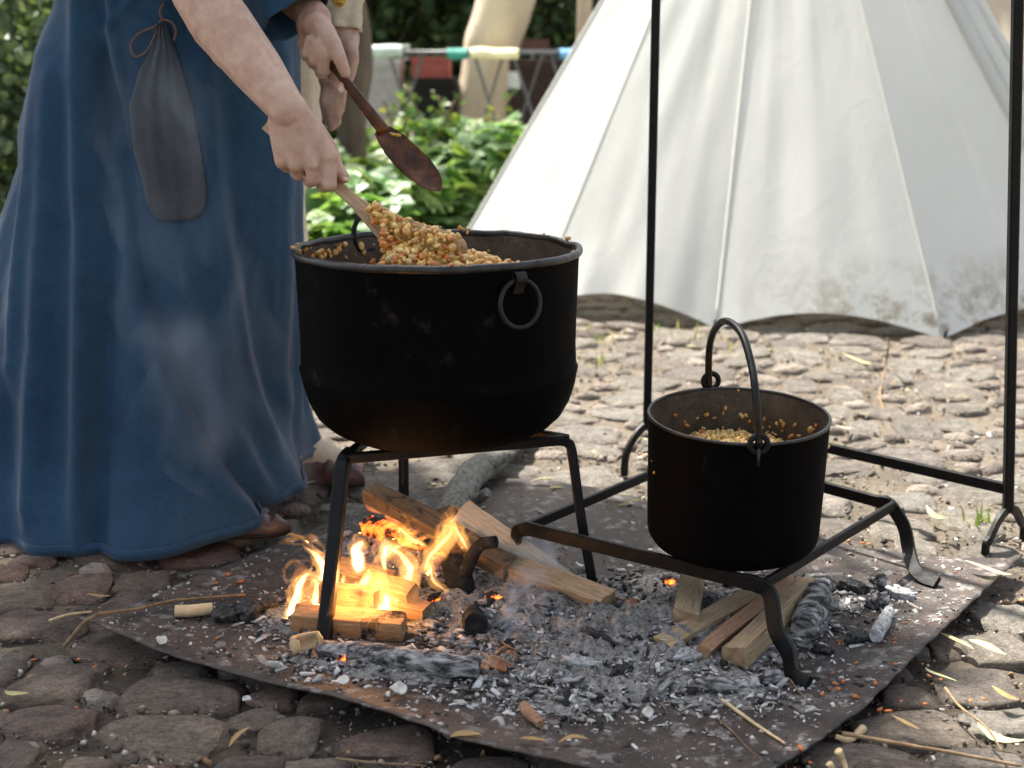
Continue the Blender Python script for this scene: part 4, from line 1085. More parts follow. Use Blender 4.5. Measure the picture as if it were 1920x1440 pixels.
def pick(n, blobs=BLOB, spread=.75):
    w = np.array([b[2] * b[3] for b in blobs], float); k = R.choice(len(blobs), n, p=w / w.sum())
    out = []
    for i in k:
        bx, by, rx, ry, h = blobs[i]; px, py = bx + R.normal() * rx * spread, by + R.normal() * ry * spread
        p = G(px, py, ZP)
        if not in_poly(p.x, p.y, SHEET_POLY) or edge_dist(p.x, p.y, SHEET_POLY) < .01: continue
        m = sum(b[4] * math.exp(-1.5 * (((px - b[0]) / b[2]) ** 2 + ((py - b[1]) / b[3]) ** 2)) for b in blobs)
        out.append((p.x, p.y, (on_sheet(p.x, p.y) or ZP) + m * .85))
    return np.array(out)
# rubble: crumbs of ash and charcoal
C = pick(8500); n = len(C)
sz = np.minimum(R.lognormal(0, .8, (n, 1)) * .0011, .0058)
pal = np.array([(.02, .019, .018), (.12, .115, .11), (.30, .29, .28), (.42, .41, .395), (.56, .55, .53), (.30, .26, .22)])
tag(scatter('ash_rubble', SHARD, C, sz * np.stack([R.uniform(.9, 3.0, n), R.uniform(.6, 1.2, n), R.uniform(.3, .8, n)], 1), pal[R.choice(6, n, p=[.24, .14, .2, .2, .14, .08])], M_ASHB, None, tilt=.5, jit=.3), kind='stuff', label='crumbs of ash and charcoal')
# flakes and specks over the whole sheet
n = 3600; out = []
bx0, bx1 = min(p.x for p in SHEET_POLY), max(p.x for p in SHEET_POLY); by0, by1 = min(p.y for p in SHEET_POLY), max(p.y for p in SHEET_POLY)
while len(out) < n:
    x, y = random.uniform(bx0, bx1), random.uniform(by0, by1)
    if in_poly(x, y, SHEET_POLY) and random.random() < .25 + .75 * math.exp(-((y - 1.85) / .3) ** 2):
        z = on_sheet(x, y)
        if z: out.append((x, y, z + .0012))
n = len(out); pal = np.array([(.40, .38, .35), (.24, .22, .2), (.04, .037, .035), (.55, .52, .48), (.2, .13, .09), (.36, .13, .05)])
tag(scatter('ash_flakes', SHARD, np.array(out), np.minimum(R.lognormal(0, .8, (n, 1)) * .0010, .0045) * np.stack([R.uniform(.8, 2, n), R.uniform(.7, 1.2, n), R.uniform(.2, .6, n)], 1), pal[R.choice(6, n, p=[.32, .22, .2, .15, .07, .04])], M_ASHB, None, tilt=.3), kind='stuff', label='ash flakes and specks strewn over the sheet')
# single lumps of charcoal
lump = []
for k in range(6):
    P, Fc = ICO3; s = Vector((k * 5.1, 3, 0)); Vv = []
    for p in P:
        p = Vector(p); cell = Vector((round(p.x * 2.2) / 2.2, round(p.y * 2.2) / 2.2, round(p.z * 2.2) / 2.2))
        q = Vector([math.copysign(abs(c) ** .6, c) for c in p])
        Vv.append(q * (1 + .30 * noise.noise(p * 1.6 + s) + .30 * noise.cell(Vector((p.x * .6, p.y * 3, p.z * 3)) + s) + .14 * noise.noise(Vector((p.x * 2, p.y * 8, p.z * 8)) + s)))
    lump.append((Vv, Fc))
def coal(px, py, a, b, h, yaw, k, mat, label, name='charcoal', cat='charcoal', group=None):
    me = mesh(name, [Vector((v[0] * a, v[1] * b, v[2] * h)) for v in lump[k % 6][0]], lump[k % 6][1]); me.materials.append(mat)
    o = link(name, me); p = S(px, py, h * .55); m_ = sum(bb[4] * math.exp(-1.5 * (((px - bb[0]) / bb[2]) ** 2 + ((py - bb[1]) / bb[3]) ** 2)) for bb in BLOB)
    o.location = p + Vector((0, 0, m_ * .6)); o.rotation_euler = (R.normal(0, .2), R.normal(0, .2), yaw)
    return tag(o, label, cat, group)
coal(430, 1150, .022, .016, .013, .3, 0, M_COAL, 'black charcoal lump touching the short pale stick')
coal(468, 1148, .020, .016, .015, 1.2, 1, M_COAL, 'black charcoal lump in the middle of the row behind the pale stick')
coal(500, 1138, .020, .014, .012, .7, 2, M_COAL, 'black charcoal lump nearest the flames in the row behind the pale stick')
coal(1598, 1098, .026, .013, .011, -.3, 3, M_COAL, 'dark long charcoal piece behind the white ash stick')
coal(1645, 1092, .014, .012, .016, .4, 4, M_ASHLOG, 'upright grey charcoal piece between the dark one and the curled foot')
coal(1645, 1125, .016, .013, .016, .8, 5, M_ASHLOG, 'grey charcoal lump just above the white ash stick')
coal(1690, 1112, .022, .012, .009, -.5, 0, M_ASHWHITE, 'white crumbling ash piece below the curled foot')
coal(1608, 1194, .020, .010, .009, .5, 1, M_COAL, 'black charcoal splinter before the white ash stick')
coal(1340, 1290, .030, .012, .010, -.2, 2, M_ASHLOG, 'long grey charred splinter in the front ash')
coal(1450, 1272, .020, .012, .010, .3, 3, M_ASHLOG, 'grey charred splinter beside the front leg of the low stand')
GRP = 'grey and black charcoal lumps in the ash bed'
spots = [(905, 1165), (940, 1120), (960, 1155), (985, 1195), (1000, 1110), (1040, 1165), (1060, 1205), (1090, 1180), (1120, 1215), (1150, 1175), (1180, 1225), (1205, 1195), (1100, 1250), (1160, 1262), (1240, 1265), (1000, 1250), (1050, 1290), (1290, 1245),
         (820, 1105), (800, 1175), (830, 1200), (870, 1215), (1320, 1120), (1240, 1150), (780, 1040), (800, 1020), (745, 1010), (1420, 1290), (1540, 1215), (1230, 1300), (940, 1200), (1130, 1140)]
COAL_USED = set()
def coal_label(px, py, i, mt):
    near = sorted(LANDM, key=lambda k: (LANDM[k][0] - px) ** 2 + (2 * (LANDM[k][1] - py)) ** 2)
    colr = {'ash_log': 'grey cracked', 'white_ash': 'whitish ashy', 'coal': 'black'}.get(mt.name, 'dark')
    for lm in near[:3]:
        dx, dy = px - LANDM[lm][0], py - LANDM[lm][1]
        rel = ('before' if dy > 0 else 'behind') if abs(dy) * 2 > abs(dx) else 'beside'
        for far in ('close ' if dx * dx + 4 * dy * dy < 3600 else '', 'a little way '):
            t_ = f'{colr} charcoal lump lying {far}{rel} the {lm}'
            if t_ not in COAL_USED:
                COAL_USED.add(t_); return t_
    return f'{colr} charcoal lump in the ash bed between the {near[0]} and the {near[1]}'
LANDM = {'pile of onion skins': (938, 1240), 'charred crook': (885, 1130), 'end of the weathered log': (1141, 1135), 'burnt grey branch': (800, 1238), 'upright split block': (1284, 1150), 'bundle of split sticks': (1310, 1225), 'front leg of the low stand': (1480, 1250),
         'burnt half stick end': (998, 1340), 'smoking coals': (990, 1140), 'pale wedge': (1040, 1070), 'long grey splinter': (1340, 1290), 'burning stack': (760, 1120), 'brown leaning log': (840, 1010)}
for i, (px, py) in enumerate(spots):
    mt = (M_ASHLOG, M_ASHLOG, M_ASHWHITE, M_COAL, M_ASHLOG)[i % 5]
    coal(px + R.normal(0, 5), py + R.normal(0, 4), R.uniform(.012, .030), R.uniform(.006, .011), R.uniform(.006, .010), R.uniform(-.8, .8), i, mt, coal_label(px, py, i, mt), group=GRP)
coal(642, 1003, .018, .010, .006, .2, 2, M_ASHWHITE, 'flat white ash flake behind the flames', 'ash_piece', 'ash')
coal(720, 1000, .018, .016, .014, .2, 5, M_ASHWHITE, 'white ashy ember under the charred log', 'ember', 'ember')
M_GLOW = wood('glowing_ember', (.12, .05, .03), (.2, .1, .06), (.05, .03, .02), char=.5, glow=2.2)
for px, py, lb in ((650, 1235, 'red glowing ember before the burnt grey branch'), (815, 1130, 'red glowing ember beside the charred crook'), (1250, 1095, 'small red ember behind the upright block'), (925, 1130, 'red ember at the edge of the smoking coals')):
    coal(px, py, .012, .009, .008, .4, 1, M_GLOW, lb, 'ember', 'ember')

# ------------------------------------------------------------------ peels, shells, leaves, twigs
def curl(name, px, py, r, hh, ang, mat, label, cat, yaw=0.0, tilt=.3, th=.0015, group=None):
    """a curved sliver of a bowl: peel, shell or skin"""
    n, m = 12, 6; V = []; F = []
    for i in range(n + 1):
        a = -ang / 2 + ang * i / n
        for j in range(m + 1):
            b = -.5 + j / m; rr = r * (1 - .5 * b * b) * (1 + .1 * noise.noise(Vector((a * 2, b * 3, px * .1)))); wd = hh * (1 - .45 * (2 * i / n - 1) ** 4)
            V.append((rr * math.sin(a), b * wd, -rr * math.cos(a) + r))
    for i in range(n):
        for j in range(m): F.append((i * (m + 1) + j, i * (m + 1) + j + 1, (i + 1) * (m + 1) + j + 1, (i + 1) * (m + 1) + j))
    t_ = mat[1] if isinstance(mat, tuple) else None
    me = mesh(name, V, F, tint=np.array([t_] * len(V)) if t_ else None); me.materials.append(mat[0] if isinstance(mat, tuple) else mat)
    o = link(name, me); o.location = S(px, py, .003); o.rotation_euler = (tilt, R.normal(0, .25), yaw)
    md = o.modifiers.new('thick', 'SOLIDIFY'); md.thickness = th
    return tag(o, label, cat, group)
o = curl('vegetable_peel', 566, 1218, .026, .03, 4.6, M_PEEL, 'curled charred vegetable peel at the foot of the front stand leg', 'peel', yaw=.5, tilt=1.15, th=.005)
o.location.z += .012
SK = [(940, 1232, .016), (925, 1250, .012), (955, 1245, .015), (962, 1225, .013), (905, 1262, .012), (938, 1262, .012), (948, 1218, .011)]
for i, (px, py, r) in enumerate(SK):
    o = curl('onion_skin', px, py, r, r * 1.6, R.uniform(1.6, 2.8), (M_SHELL, [(.42, .22, .11), (.5, .29, .16), (.34, .15, .07)][i % 3]), 'brown curled onion skin in the little pile before the charred crook', 'onion skin', R.uniform(0, 6), R.normal(0, .5), group='onion skins in a pile by the ash')
    o.location.z += .008
for i, (px, py, r) in enumerate([(1165, 1132, .012), (1182, 1138, .013), (1175, 1146, .010), (1160, 1142, .009)]):
    o = curl('onion_skin', px, py, r, r * 1.5, 2.2, (M_SHELL, [(.5, .3, .16), (.42, .2, .1)][i % 2]), 'brown onion skin lying at the end of the weathered log', 'onion skin', R.uniform(0, 6), R.normal(0, .5), group='onion skins by the log end'); o.location.z += .006
curl('onion_skin', 1008, 1010, .016, .02, 1.4, (M_SHELL, (.5, .3, .2)), 'pinkish onion skin under the bar of the low stand', 'onion skin', .2, 2.9).location.z += .012
ES = [(303, 1217, .010, 'white eggshell bit at the raised edge of the sheet'), (515, 1258, .016, 'white eggshell pieces before the curled peel'), (640, 1293, .014, 'white eggshell bit close to the front edge of the sheet'), (745, 1307, .015, 'greyish eggshell half near the front edge'),
      (1090, 1062, .014, 'white eggshell behind the long weathered log'), (293, 1118, .007, 'tiny white shell ring near the long twig'), (462, 1290, .009, 'white shell chip on the soil under the sheet edge'), (1213, 1338, .010, 'white eggshell chip on the front sheet')]
for px, py, r, lb in ES:
    curl('eggshell', px, py, r, r * 1.5, 2.2, (M_SHELL, (.62, .60, .55)), lb, 'eggshell', R.uniform(0, 6), R.normal(0, .4)).location.z += .003
def leaf(px, py, L, w, yaw, col, label, z=.02, bend=.25, group=None):
    n = 12; V = []; F = []
    for i in range(n + 1):
        s = i / n; ww = w * math.sin(math.pi * min(1, s * .96 + .02)) ** .8; x = (s - .5) * L
        y0 = (bend + .9 * math.sin(px * 1.7 + py)) * L * (s - .5) ** 2; z0 = .10 * L * math.sin(s * 2.4 + px) + .004
        for t_, dz in ((-1, .3), (0, 0), (1, .3)): V.append((x, y0 + t_ * ww / 2, z0 + dz * ww * .5))
    for i in range(n):
        for k in range(2): F.append((i * 3 + k, i * 3 + k + 1, (i + 1) * 3 + k + 1, (i + 1) * 3 + k))
    me = mesh('fallen_leaf', V, F, tint=np.array([col] * len(V))); me.materials.append(M_DRYLEAF)
    o = link('fallen_leaf', me); p = G(px, py, z); h = on_sheet(p.x, p.y)
    o.scale = (.82, .82 + .3 * math.sin(px), .9); o.location = Vector((p.x, p.y, (h + .004) if h else z)); o.rotation_euler = (R.normal(0, .12), R.normal(0, .1), yaw)
    return tag(o, label, 'leaf', group)
YEL = (.46, .40, .17); TAN = (.42, .28, .12); PALEY = (.58, .54, .30)
for a in [(1795, 1200, .095, .020, -1.1, YEL, 'pale green willow leaf hanging down between the red stones', .03), (1848, 1222, .07, .018, -.5, PALEY, 'curled yellow leaf on the small red stone', .035), (1752, 1270, .085, .016, -1.2, PALEY, 'narrow yellow leaf beside the lower corner of the sheet', .02),
          (1862, 1385, .085, .018, -.8, PALEY, 'yellow willow leaf on the bottom grey stones', .03), (445, 1385, .055, .015, 1.1, TAN, 'curled tan leaf standing between two front stones', .035), (185, 1118, .05, .010, .2, TAN, 'small tan leaf on the soil above the sheet corner', .03),
          (25, 1310, .05, .014, -.2, YEL, 'yellow leaf at the tip of the reddish stone', .02), (1855, 1095, .10, .020, -.25, PALEY, 'long pale leaf behind the big red stone', .03), (1748, 970, .06, .014, -.8, PALEY, 'pale leaf on the dirt by the arched pole foot', .02),
          (1018, 912, .07, .018, -.2, PALEY, 'bright yellow leaf at the back edge of the sheet', .03), (1040, 920, .05, .014, .7, YEL, 'yellow leaf crossing the bright one behind the stand', .03), (1150, 942, .085, .016, -.3, PALEY, 'bright narrow leaf left of the small pot, upper one', .03),
          (1180, 952, .085, .016, -.12, YEL, 'bright narrow leaf beside the small pot, lower one', .03), (575, 905, .06, .014, .5, YEL, 'yellow leaf between the two shoes', .03), (1610, 682, .12, .02, .0, PALEY, 'long straw coloured leaf on the far cobbles near the tent', .03),
          (1700, 1355, .06, .014, -1.0, TAN, 'tan leaf on the wide bottom stone', .04), (1880, 1310, .05, .014, -.6, TAN, 'tan leaf on the pale cobble', .035), (1075, 1420, .05, .012, .1, TAN, 'orange brown leaf under the front edge of the sheet', .02), (870, 1422, .055, .014, .4, TAN, 'orange brown leaf on the soil below the front edge', .02), (1000, 1432, .05, .012, -.2, TAN, 'thin brown leaf curled under the lowest edge', .02)]:
    leaf(*a)
LG = 'dry leaves scattered over the far cobbles'
for k in range(24):
    px, py = R.uniform(1090, 1910), R.uniform(650, 900)
    if 1215 < px < 1555 and py > 720: continue
    p = G(px, py, .02)
    leaf(px, py, R.uniform(.02, .06), R.uniform(.006, .011), R.uniform(-1, 1), [PALEY, TAN, YEL, (.5, .45, .34)][k % 4], 'small dry leaf on the cobbles in front of the tent', .026, group=LG)
def twig(name, label, P, r, mat, cat='twig'):
    o_ = P[0]; me = mesh(name, *tube(catmull([p - o_ for p in P], 24), list(np.linspace(r, r * .6, 25)), 7, jitter=.12)); me.materials.append(mat)
    o = link(name, me); o.location = o_; return tag(o, label, cat)
twig('twig', 'long thin bent twig crossing the edge of the sheet', [G(118, 1214, .03), S(175, 1178, .008), S(255, 1143, .012), S(330, 1122, .012), S(460, 1111, .004)], .0036, M_TWIG)
twig('straw', 'pale straight straw lying on the front of the sheet', [S(1350, 1306, .003), S(1410, 1350, .004), S(1472, 1398, .003)], .0030, M_STRAW, 'straw')
twig('twig', 'fine bent twig on the sheet next to the straw', [S(1336, 1336, .002), S(1370, 1365, .003), S(1400, 1400, .002), S(1432, 1436, .002)], .0012, M_TWIG)
twig('stick', 'pale stubby stick propped on the edge of the sheet', [S(1622, 1336, .010), S(1595, 1358, .004), G(1568, 1382, .03)], .0062, M_STRAW, 'stick')
twig('twig', 'long dark twig across the lower stones', [G(1580, 1375, .045), G(1690, 1395, .05), G(1790, 1412, .045), G(1915, 1436, .04)], .0034, M_TWIG)
twig('twig', 'thin curved twig between the yellow leaves', [G(1772, 1290, .045), G(1800, 1325, .045), G(1850, 1365, .05), G(1880, 1410, .04)], .0024, M_TWIG)
twig('stick', 'pale cut stick end poking up at the bottom', [G(1572, 1408, .045), G(1580, 1425, .03), G(1590, 1452, .02)], .0056, M_STRAW, 'stick')
twig('stick', 'second pale cut stick end poking up at the bottom', [G(1555, 1432, .035), G(1565, 1450, .02), G(1580, 1470, .015)], .0050, M_STRAW, 'stick')
twig('twig', 'fine dark twig beside the front leg of the low stand', [S(1480, 1268, .004), S(1500, 1295, .003), S(1525, 1325, .003)], .0018, M_TWIG)
twig('stalk', 'dry upright stalk before the tent', [G(1668, 785, .01), G(1650, 745, .012), G(1660, 690, .02), Q(1667, 640, 3.75)], .0042, M_TWIG, 'stalk')
twig('twig', 'pale twig on the soil above the sheet corner', [G(92, 1164, .03), G(130, 1152, .032), G(172, 1147, .03)], .003, M_STRAW)
twig('twig', 'thin dark twig at the lower left stones', [G(630, 1422, .02), G(700, 1430, .025), G(800, 1436, .02)], .002, M_TWIG)
CARR = [(1730, 1240), (1742, 1262), (1765, 1270), (1640, 1296), (1690, 1310), (1565, 1290), (1555, 1300), (1570, 1302), (1605, 1252), (1602, 1320), (1650, 1325), (1665, 1328), (1540, 1310), (1820, 1310), (1845, 1306), (1735, 1315), (1500, 1420), (1520, 1425), (1490, 1435),
        (148, 1232), (178, 1245), (62, 1232), (405, 1098), (432, 1101), (360, 1183), (408, 1205), (450, 1095), (143, 1322), (1618, 1014), (1630, 1016), (1640, 1178), (1612, 1206), (1560, 1270), (1580, 1288), (1678, 1262)]
cm = [mesh('carrot_scrap', ICO1[0] * np.array([R.uniform(.004, .0075), R.uniform(.0022, .0035), .002]) * (1 + R.uniform(-.25, .25, (len(ICO1[0]), 1))), ICO1[1]) for _ in range(5)]
M_CARROT = simple('carrot', [(.36, .09, .02), (.52, .19, .06)], 150, 0.7, 0.3)
for m_ in cm: m_.materials.append(M_CARROT)
for k, (px, py) in enumerate(CARR):
    p = G(px, py, .03); h = on_sheet(p.x, p.y)
    o = bpy.data.objects.new('carrot_scrap', cm[k % 5]); COL.objects.link(o); o.location = (p.x, p.y, h + .003 if h else .026); o.rotation_euler = (0, 0, R.uniform(0, 6)); s_ = R.uniform(.6, 1.3); o.scale = (s_, s_, s_)
    tag(o, 'small orange carrot scrap dropped around the fire', 'carrot scrap', 'orange carrot scraps strewn around')

# ================================================================== PEOPLE
def capsule(p0, p1, r0, r1, n=16):
    p0, p1 = Vector(p0), Vector(p1); d = (p1 - p0).normalized()
    P, rr = [], []
    for a in np.linspace(-88, 0, 6): P.append(p0 + d * r0 * math.sin(rad(a))); rr.append(r0 * math.cos(rad(a)))
    for s in (.25, .5, .75): P.append(p0.lerp(p1, s)); rr.append(r0 + (r1 - r0) * s)
    for a in np.linspace(0, 88, 6): P.append(p1 + d * r1 * math.sin(rad(a))); rr.append(r1 * math.cos(rad(a)))
    return tube(P, rr, n)
def chain(pts, rs):
    """tapered run of joints"""
    return [(pts[i], pts[i + 1], rs[i], rs[i + 1]) for i in range(len(pts) - 1)]
def skin_mesh(name, caps, voxel, parent, mat, iters=6):
    VF = merge(*[capsule(*c) for c in caps])
    me = mesh(name, VF[0], VF[1]); o = link(name, me, None, mat)
    m = o.modifiers.new('r', 'REMESH'); m.mode = 'VOXEL'; m.voxel_size = voxel; m.use_smooth_shade = True
    m = o.modifiers.new('s', 'SMOOTH'); m.factor = .5; m.iterations = iters
    dg = bpy.context.evaluated_depsgraph_get(); dg.update()
    nm = bpy.data.meshes.new_from_object(o.evaluated_get(dg), depsgraph=dg)
    o.modifiers.clear(); o.data = nm; nm.name = name
    if len(nm.materials) == 0: nm.materials.append(mat)
    nm.polygons.foreach_set('use_smooth', np.ones(len(nm.polygons), dtype=bool))
    bpy.data.meshes.remove(me)
    if parent is not None:
        o.parent = parent; o.matrix_parent_inverse = Matrix.Translation(parent.location).inverted()
    return o
woman = empty('person', (-.75, 2.72, .0), 'bending person in a long blue dress stirring the big cauldron with a bare forearm', 'person')
W = []
# near arm with the stirring hand
El = Q(374, -18, 2.335); Wr = Q(541, 208, 2.215); Sh = Vector((-.66, 2.47, 1.36))
W += chain([Sh, Sh.lerp(El, .5), El], [.062, .056, .050])
mid = Q(415, 45, 2.31); m2 = Q(482, 130, 2.26)
W += chain([El, mid, m2, Wr], [.051, .054, .045, .0315])
W += [(Q(400, 30, 2.32), Q(470, 118, 2.27), .050, .042), (Q(372, -10, 2.35), Q(436, 92, 2.30), .046, .040)]
W += [(Q(527, 210, 2.222), Q(533, 240, 2.224), .022, .022), (Q(551, 200, 2.222), Q(568, 232, 2.220), .022, .022)]
# palm: metacarpals fan from the wrist to the knuckles
KN = {'p': Q(531, 302, 2.222), 'r': Q(556, 308, 2.207), 'm': Q(585, 305, 2.200), 'i': Q(617, 293, 2.208)}
WC = {'p': Q(523, 232, 2.226), 'r': Q(537, 232, 2.216), 'm': Q(554, 229, 2.213), 'i': Q(570, 226, 2.218)}
for k, r0, r1 in (('p', .020, .0150), ('r', .020, .0155), ('m', .020, .0160), ('i', .020, .0165)): W += [(WC[k], KN[k], r0, r1)]
W += [(Q(528, 250, 2.245), Q(540, 300, 2.245), .018, .014), (Q(560, 245, 2.238), Q(590, 292, 2.234), .018, .015), (Q(548, 240, 2.240), Q(560, 300, 2.240), .018, .015)]
# knuckle heads
W += [(KN[k] + Vector((0, -.003, .002)), KN[k] + Vector((.001, -.004, -.001)), .0135, .0135) for k in 'prmi']
# fingers curl down and round behind the handle
W += chain([KN['i'], Q(618, 344, 2.200), Q(608, 349, 2.236), Q(597, 332, 2.262)], [.0140, .0130, .0120, .0100])
W += chain([KN['m'], Q(588, 336, 2.205), Q(581, 340, 2.240), Q(572, 320, 2.266)], [.0138, .0124, .0115, .0095])
W += chain([KN['r'], Q(559, 326, 2.218), Q(555, 325, 2.248), Q(550, 306, 2.268)], [.0132, .0118, .0108, .0092])
W += chain([KN['p'], Q(538, 312, 2.232), Q(536, 310, 2.254), Q(535, 296, 2.270)], [.0125, .0115, .0100, .0085])
# thumb: leaves the palm's far side and lies along the handle
W += chain([Q(585, 240, 2.240), Q(617, 282, 2.246), Q(630, 314, 2.232), Q(645, 333, 2.222)], [.020, .0165, .0135, .0105])
# far arm with the spoon hand
Sl = Vector((-.52, 2.80, 1.33)); Elb = Vector((-.50, 2.68, 1.12)); Wl = Q(592, 34, 2.475)
W += chain([Sl, Elb, Wl], [.058, .044, .029])
W += [(Q(585, 40, 2.48), Q(607, 70, 2.475), .030, .027), (Q(592, 45, 2.46), Q(612, 78, 2.455), .026, .022), (Q(578, 45, 2.49), Q(580, 80, 2.50), .024, .018)]
KL = {'p': Q(571, 80, 2.500), 'r': Q(580, 87, 2.506), 'm': Q(592, 96, 2.508), 'i': Q(612, 102, 2.502)}
for k, st in (('p', Q(580, 45, 2.49)), ('r', Q(586, 45, 2.50)), ('m', Q(592, 46, 2.50)), ('i', Q(600, 48, 2.49))): W += [(st, KL[k], .017, .0135)]
W += chain([KL['p'], Q(573, 104, 2.470), Q(576, 100, 2.438), Q(580, 74, 2.432)], [.0115, .0105, .0095, .0088])
W += chain([KL['r'], Q(586, 118, 2.472), Q(590, 114, 2.436), Q(596, 80, 2.428)], [.0125, .0115, .0105, .0095])
W += chain([KL['m'], Q(602, 136, 2.470), Q(606, 132, 2.432), Q(610, 97, 2.424)], [.0130, .0122, .0112, .0100])
W += chain([KL['i'], Q(628, 148, 2.478), Q(636, 160, 2.448), Q(637, 164, 2.428)], [.0130, .0115, .0100, .0085])
W += chain([Q(600, 48, 2.445), Q(622, 80, 2.428), Q(638, 112, 2.422), Q(647, 136, 2.424)], [.0190, .0170, .0130, .0105])
# torso, neck, head, legs, feet: one body
W += [((-.77, 2.76, .96), (-.72, 2.70, 1.16), .115, .105), ((-.72, 2.70, 1.16), (-.60, 2.65, 1.34), .105, .105), (Sh, Sl, .065, .06), ((-.58, 2.62, 1.38), (-.49, 2.60, 1.48), .052, .048),
      ((-.44, 2.58, 1.58), (-.41, 2.57, 1.53), .085, .070)]
W += chain([(-.78, 2.70, .94), (-.74, 2.62, .50), (-.80, 2.54, .10)], [.08, .055, .04]) + [((-.80, 2.54, .08), (-.62, 2.48, .055), .032, .022)]
W += chain([(-.80, 2.82, .94), (-.70, 2.86, .50), (-.50, 2.80, .115)], [.09, .058, .042])
W += [((-.50, 2.80, .11), (-.47, 2.79, .075), .040, .036), ((-.47, 2.79, .075), (-.36, 2.765, .055), .034, .026)]
skin_mesh('body', W, .0026, woman, M_SKIN, 6)
# nails
for p, d, nn in ((Q(648, 334, 2.2145), Vector((.7, .1, -.6)), Vector((.35, -.85, .45))), (Q(639, 168, 2.421), Vector((.1, -.2, -1)), Vector((.25, -.95, -.1)))):
    d.normalize(); s_ = d.cross(nn).normalized(); nn = s_.cross(d)
    Vn = [p + d * v[0] * .0065 + s_ * v[1] * .0052 + nn * v[2] * .002 for v in ICO2[0]]
    obj('nail', Vn, ICO2[1], M_NAIL, woman)
# hair and simple face features
hd = Vector((-.435, 2.58, 1.575))
Vh = [hd + Vector((v[0] * .105 - .022, v[1] * .092, v[2] * .102 + .020)) * (1 + .06 * noise.noise(Vector(v) * 5)) if False else hd + Vector((v[0] * .105 - .022, v[1] * .092, v[2] * .102 + .020 + .006 * noise.noise(Vector(v) * 6))) for v in ICO3[0] if True]
Fh = [tuple(f) for f in ICO3[1] if not (np.mean([ICO3[0][i][0] for i in f]) > .25 and np.mean([ICO3[0][i][2] for i in f]) < .45)]
obj('hair', Vh, Fh, M_HAIR, woman)

# the blue dress
ROWS = [(-10, 118, 545, .195), (60, 102, 554, .215), (230, 58, 556, .25), (430, 12, 556, .29), (560, -12, 556, .31), (680, -28, 556, .33), (780, -34, 570, .35), (850, -32, 590, .39), (900, -28, 596, .415)]
YC = 2.75
tab = []
for py, l, r, ry in ROWS:
    a, b = Q(l, py, YC), Q(r, py, YC); tab.append((a.z, (a.x + b.x) / 2, YC, (b.x - a.x) / 2, ry))
tab = [(1.50, -.50, 2.62, .07, .07), (1.44, -.57, 2.63, .15, .21), (1.34, -.62, 2.64, .18, .235), (1.22, -.68, 2.67, .185, .21), (1.12, -.74, 2.71, .205, .195)] + tab
tab.sort(key=lambda t_: -t_[0]); tz = [t_[0] for t_ in tab]
def row(z): return [np.interp(-z, [-q for q in tz], [t_[k] for t_ in tab]) for k in (1, 2, 3, 4)]
def dress_base(th, z, inset=0.0):
    cx, cy, rx, ry = row(z); e = .88
    c, s = math.cos(th), math.sin(th)
    return Vector((cx + (rx - inset) * math.copysign(abs(c) ** e, c), cy + (ry - inset) * math.copysign(abs(s) ** e, s), z))
RIDGE = [  # polyline (y -> x), height (m), width (px)
    ([(130, 108), (280, 92), (480, 74), (700, 62), (950, 52)], .022, 15), ([(0, 150), (150, 146), (300, 148), (430, 152), (560, 152), (760, 150), (1000, 152)], .022, 12),
    ([(80, 92), (230, 66), (400, 38), (520, 22), (700, 10)], .016, 12), ([(120, 188), (250, 198), (400, 208), (600, 206), (800, 200), (1020, 192)], -.022, 14),
    ([(180, 206), (300, 232), (420, 252), (500, 268), (600, 300), (720, 345), (830, 395), (900, 430), (960, 480)], -.030, 15),
    ([(500, 235), (600, 262), (720, 310), (830, 355), (900, 400), (955, 470)], .020, 24),
    ([(120, 385), (300, 395), (450, 412), (560, 432), (660, 448), (760, 480), (850, 520), (930, 545)], .024, 16),
    ([(200, 435), (450, 455), (600, 475), (720, 497), (850, 548)], -.016, 22), ([(100, 530), (400, 545), (600, 552), (760, 553)], .012, 13),
    ([(780, 400), (860, 455), (920, 500), (970, 530)], .014, 14), ([(860, 420), (930, 460), (980, 500)], -.014, 12),
    ([(300, 25), (600, 5), (900, -5)], -.018, 16), ([(420, 118), (700, 110), (1000, 108)], -.012, 22), ([(640, 160), (800, 168), (1000, 128)], .008, 14), ([(880, 240), (960, 235), (1040, 225)], .010, 20),
    ([(0, 208), (70, 212), (140, 224)], .014, 8), ([(0, 185), (60, 192), (150, 188)], -.014, 9), ([(0, 245), (30, 225), (60, 195)], .010, 9), ([(-10, 300), (60, 330), (140, 368)], .010, 14)]
HEM = lambda th: .012 + .040 * max(0, math.cos(th + .66)) ** 5 + .055 * max(0, math.cos(th - .02)) ** 8
nt, nz = 420, 190; V = []; keepz = []
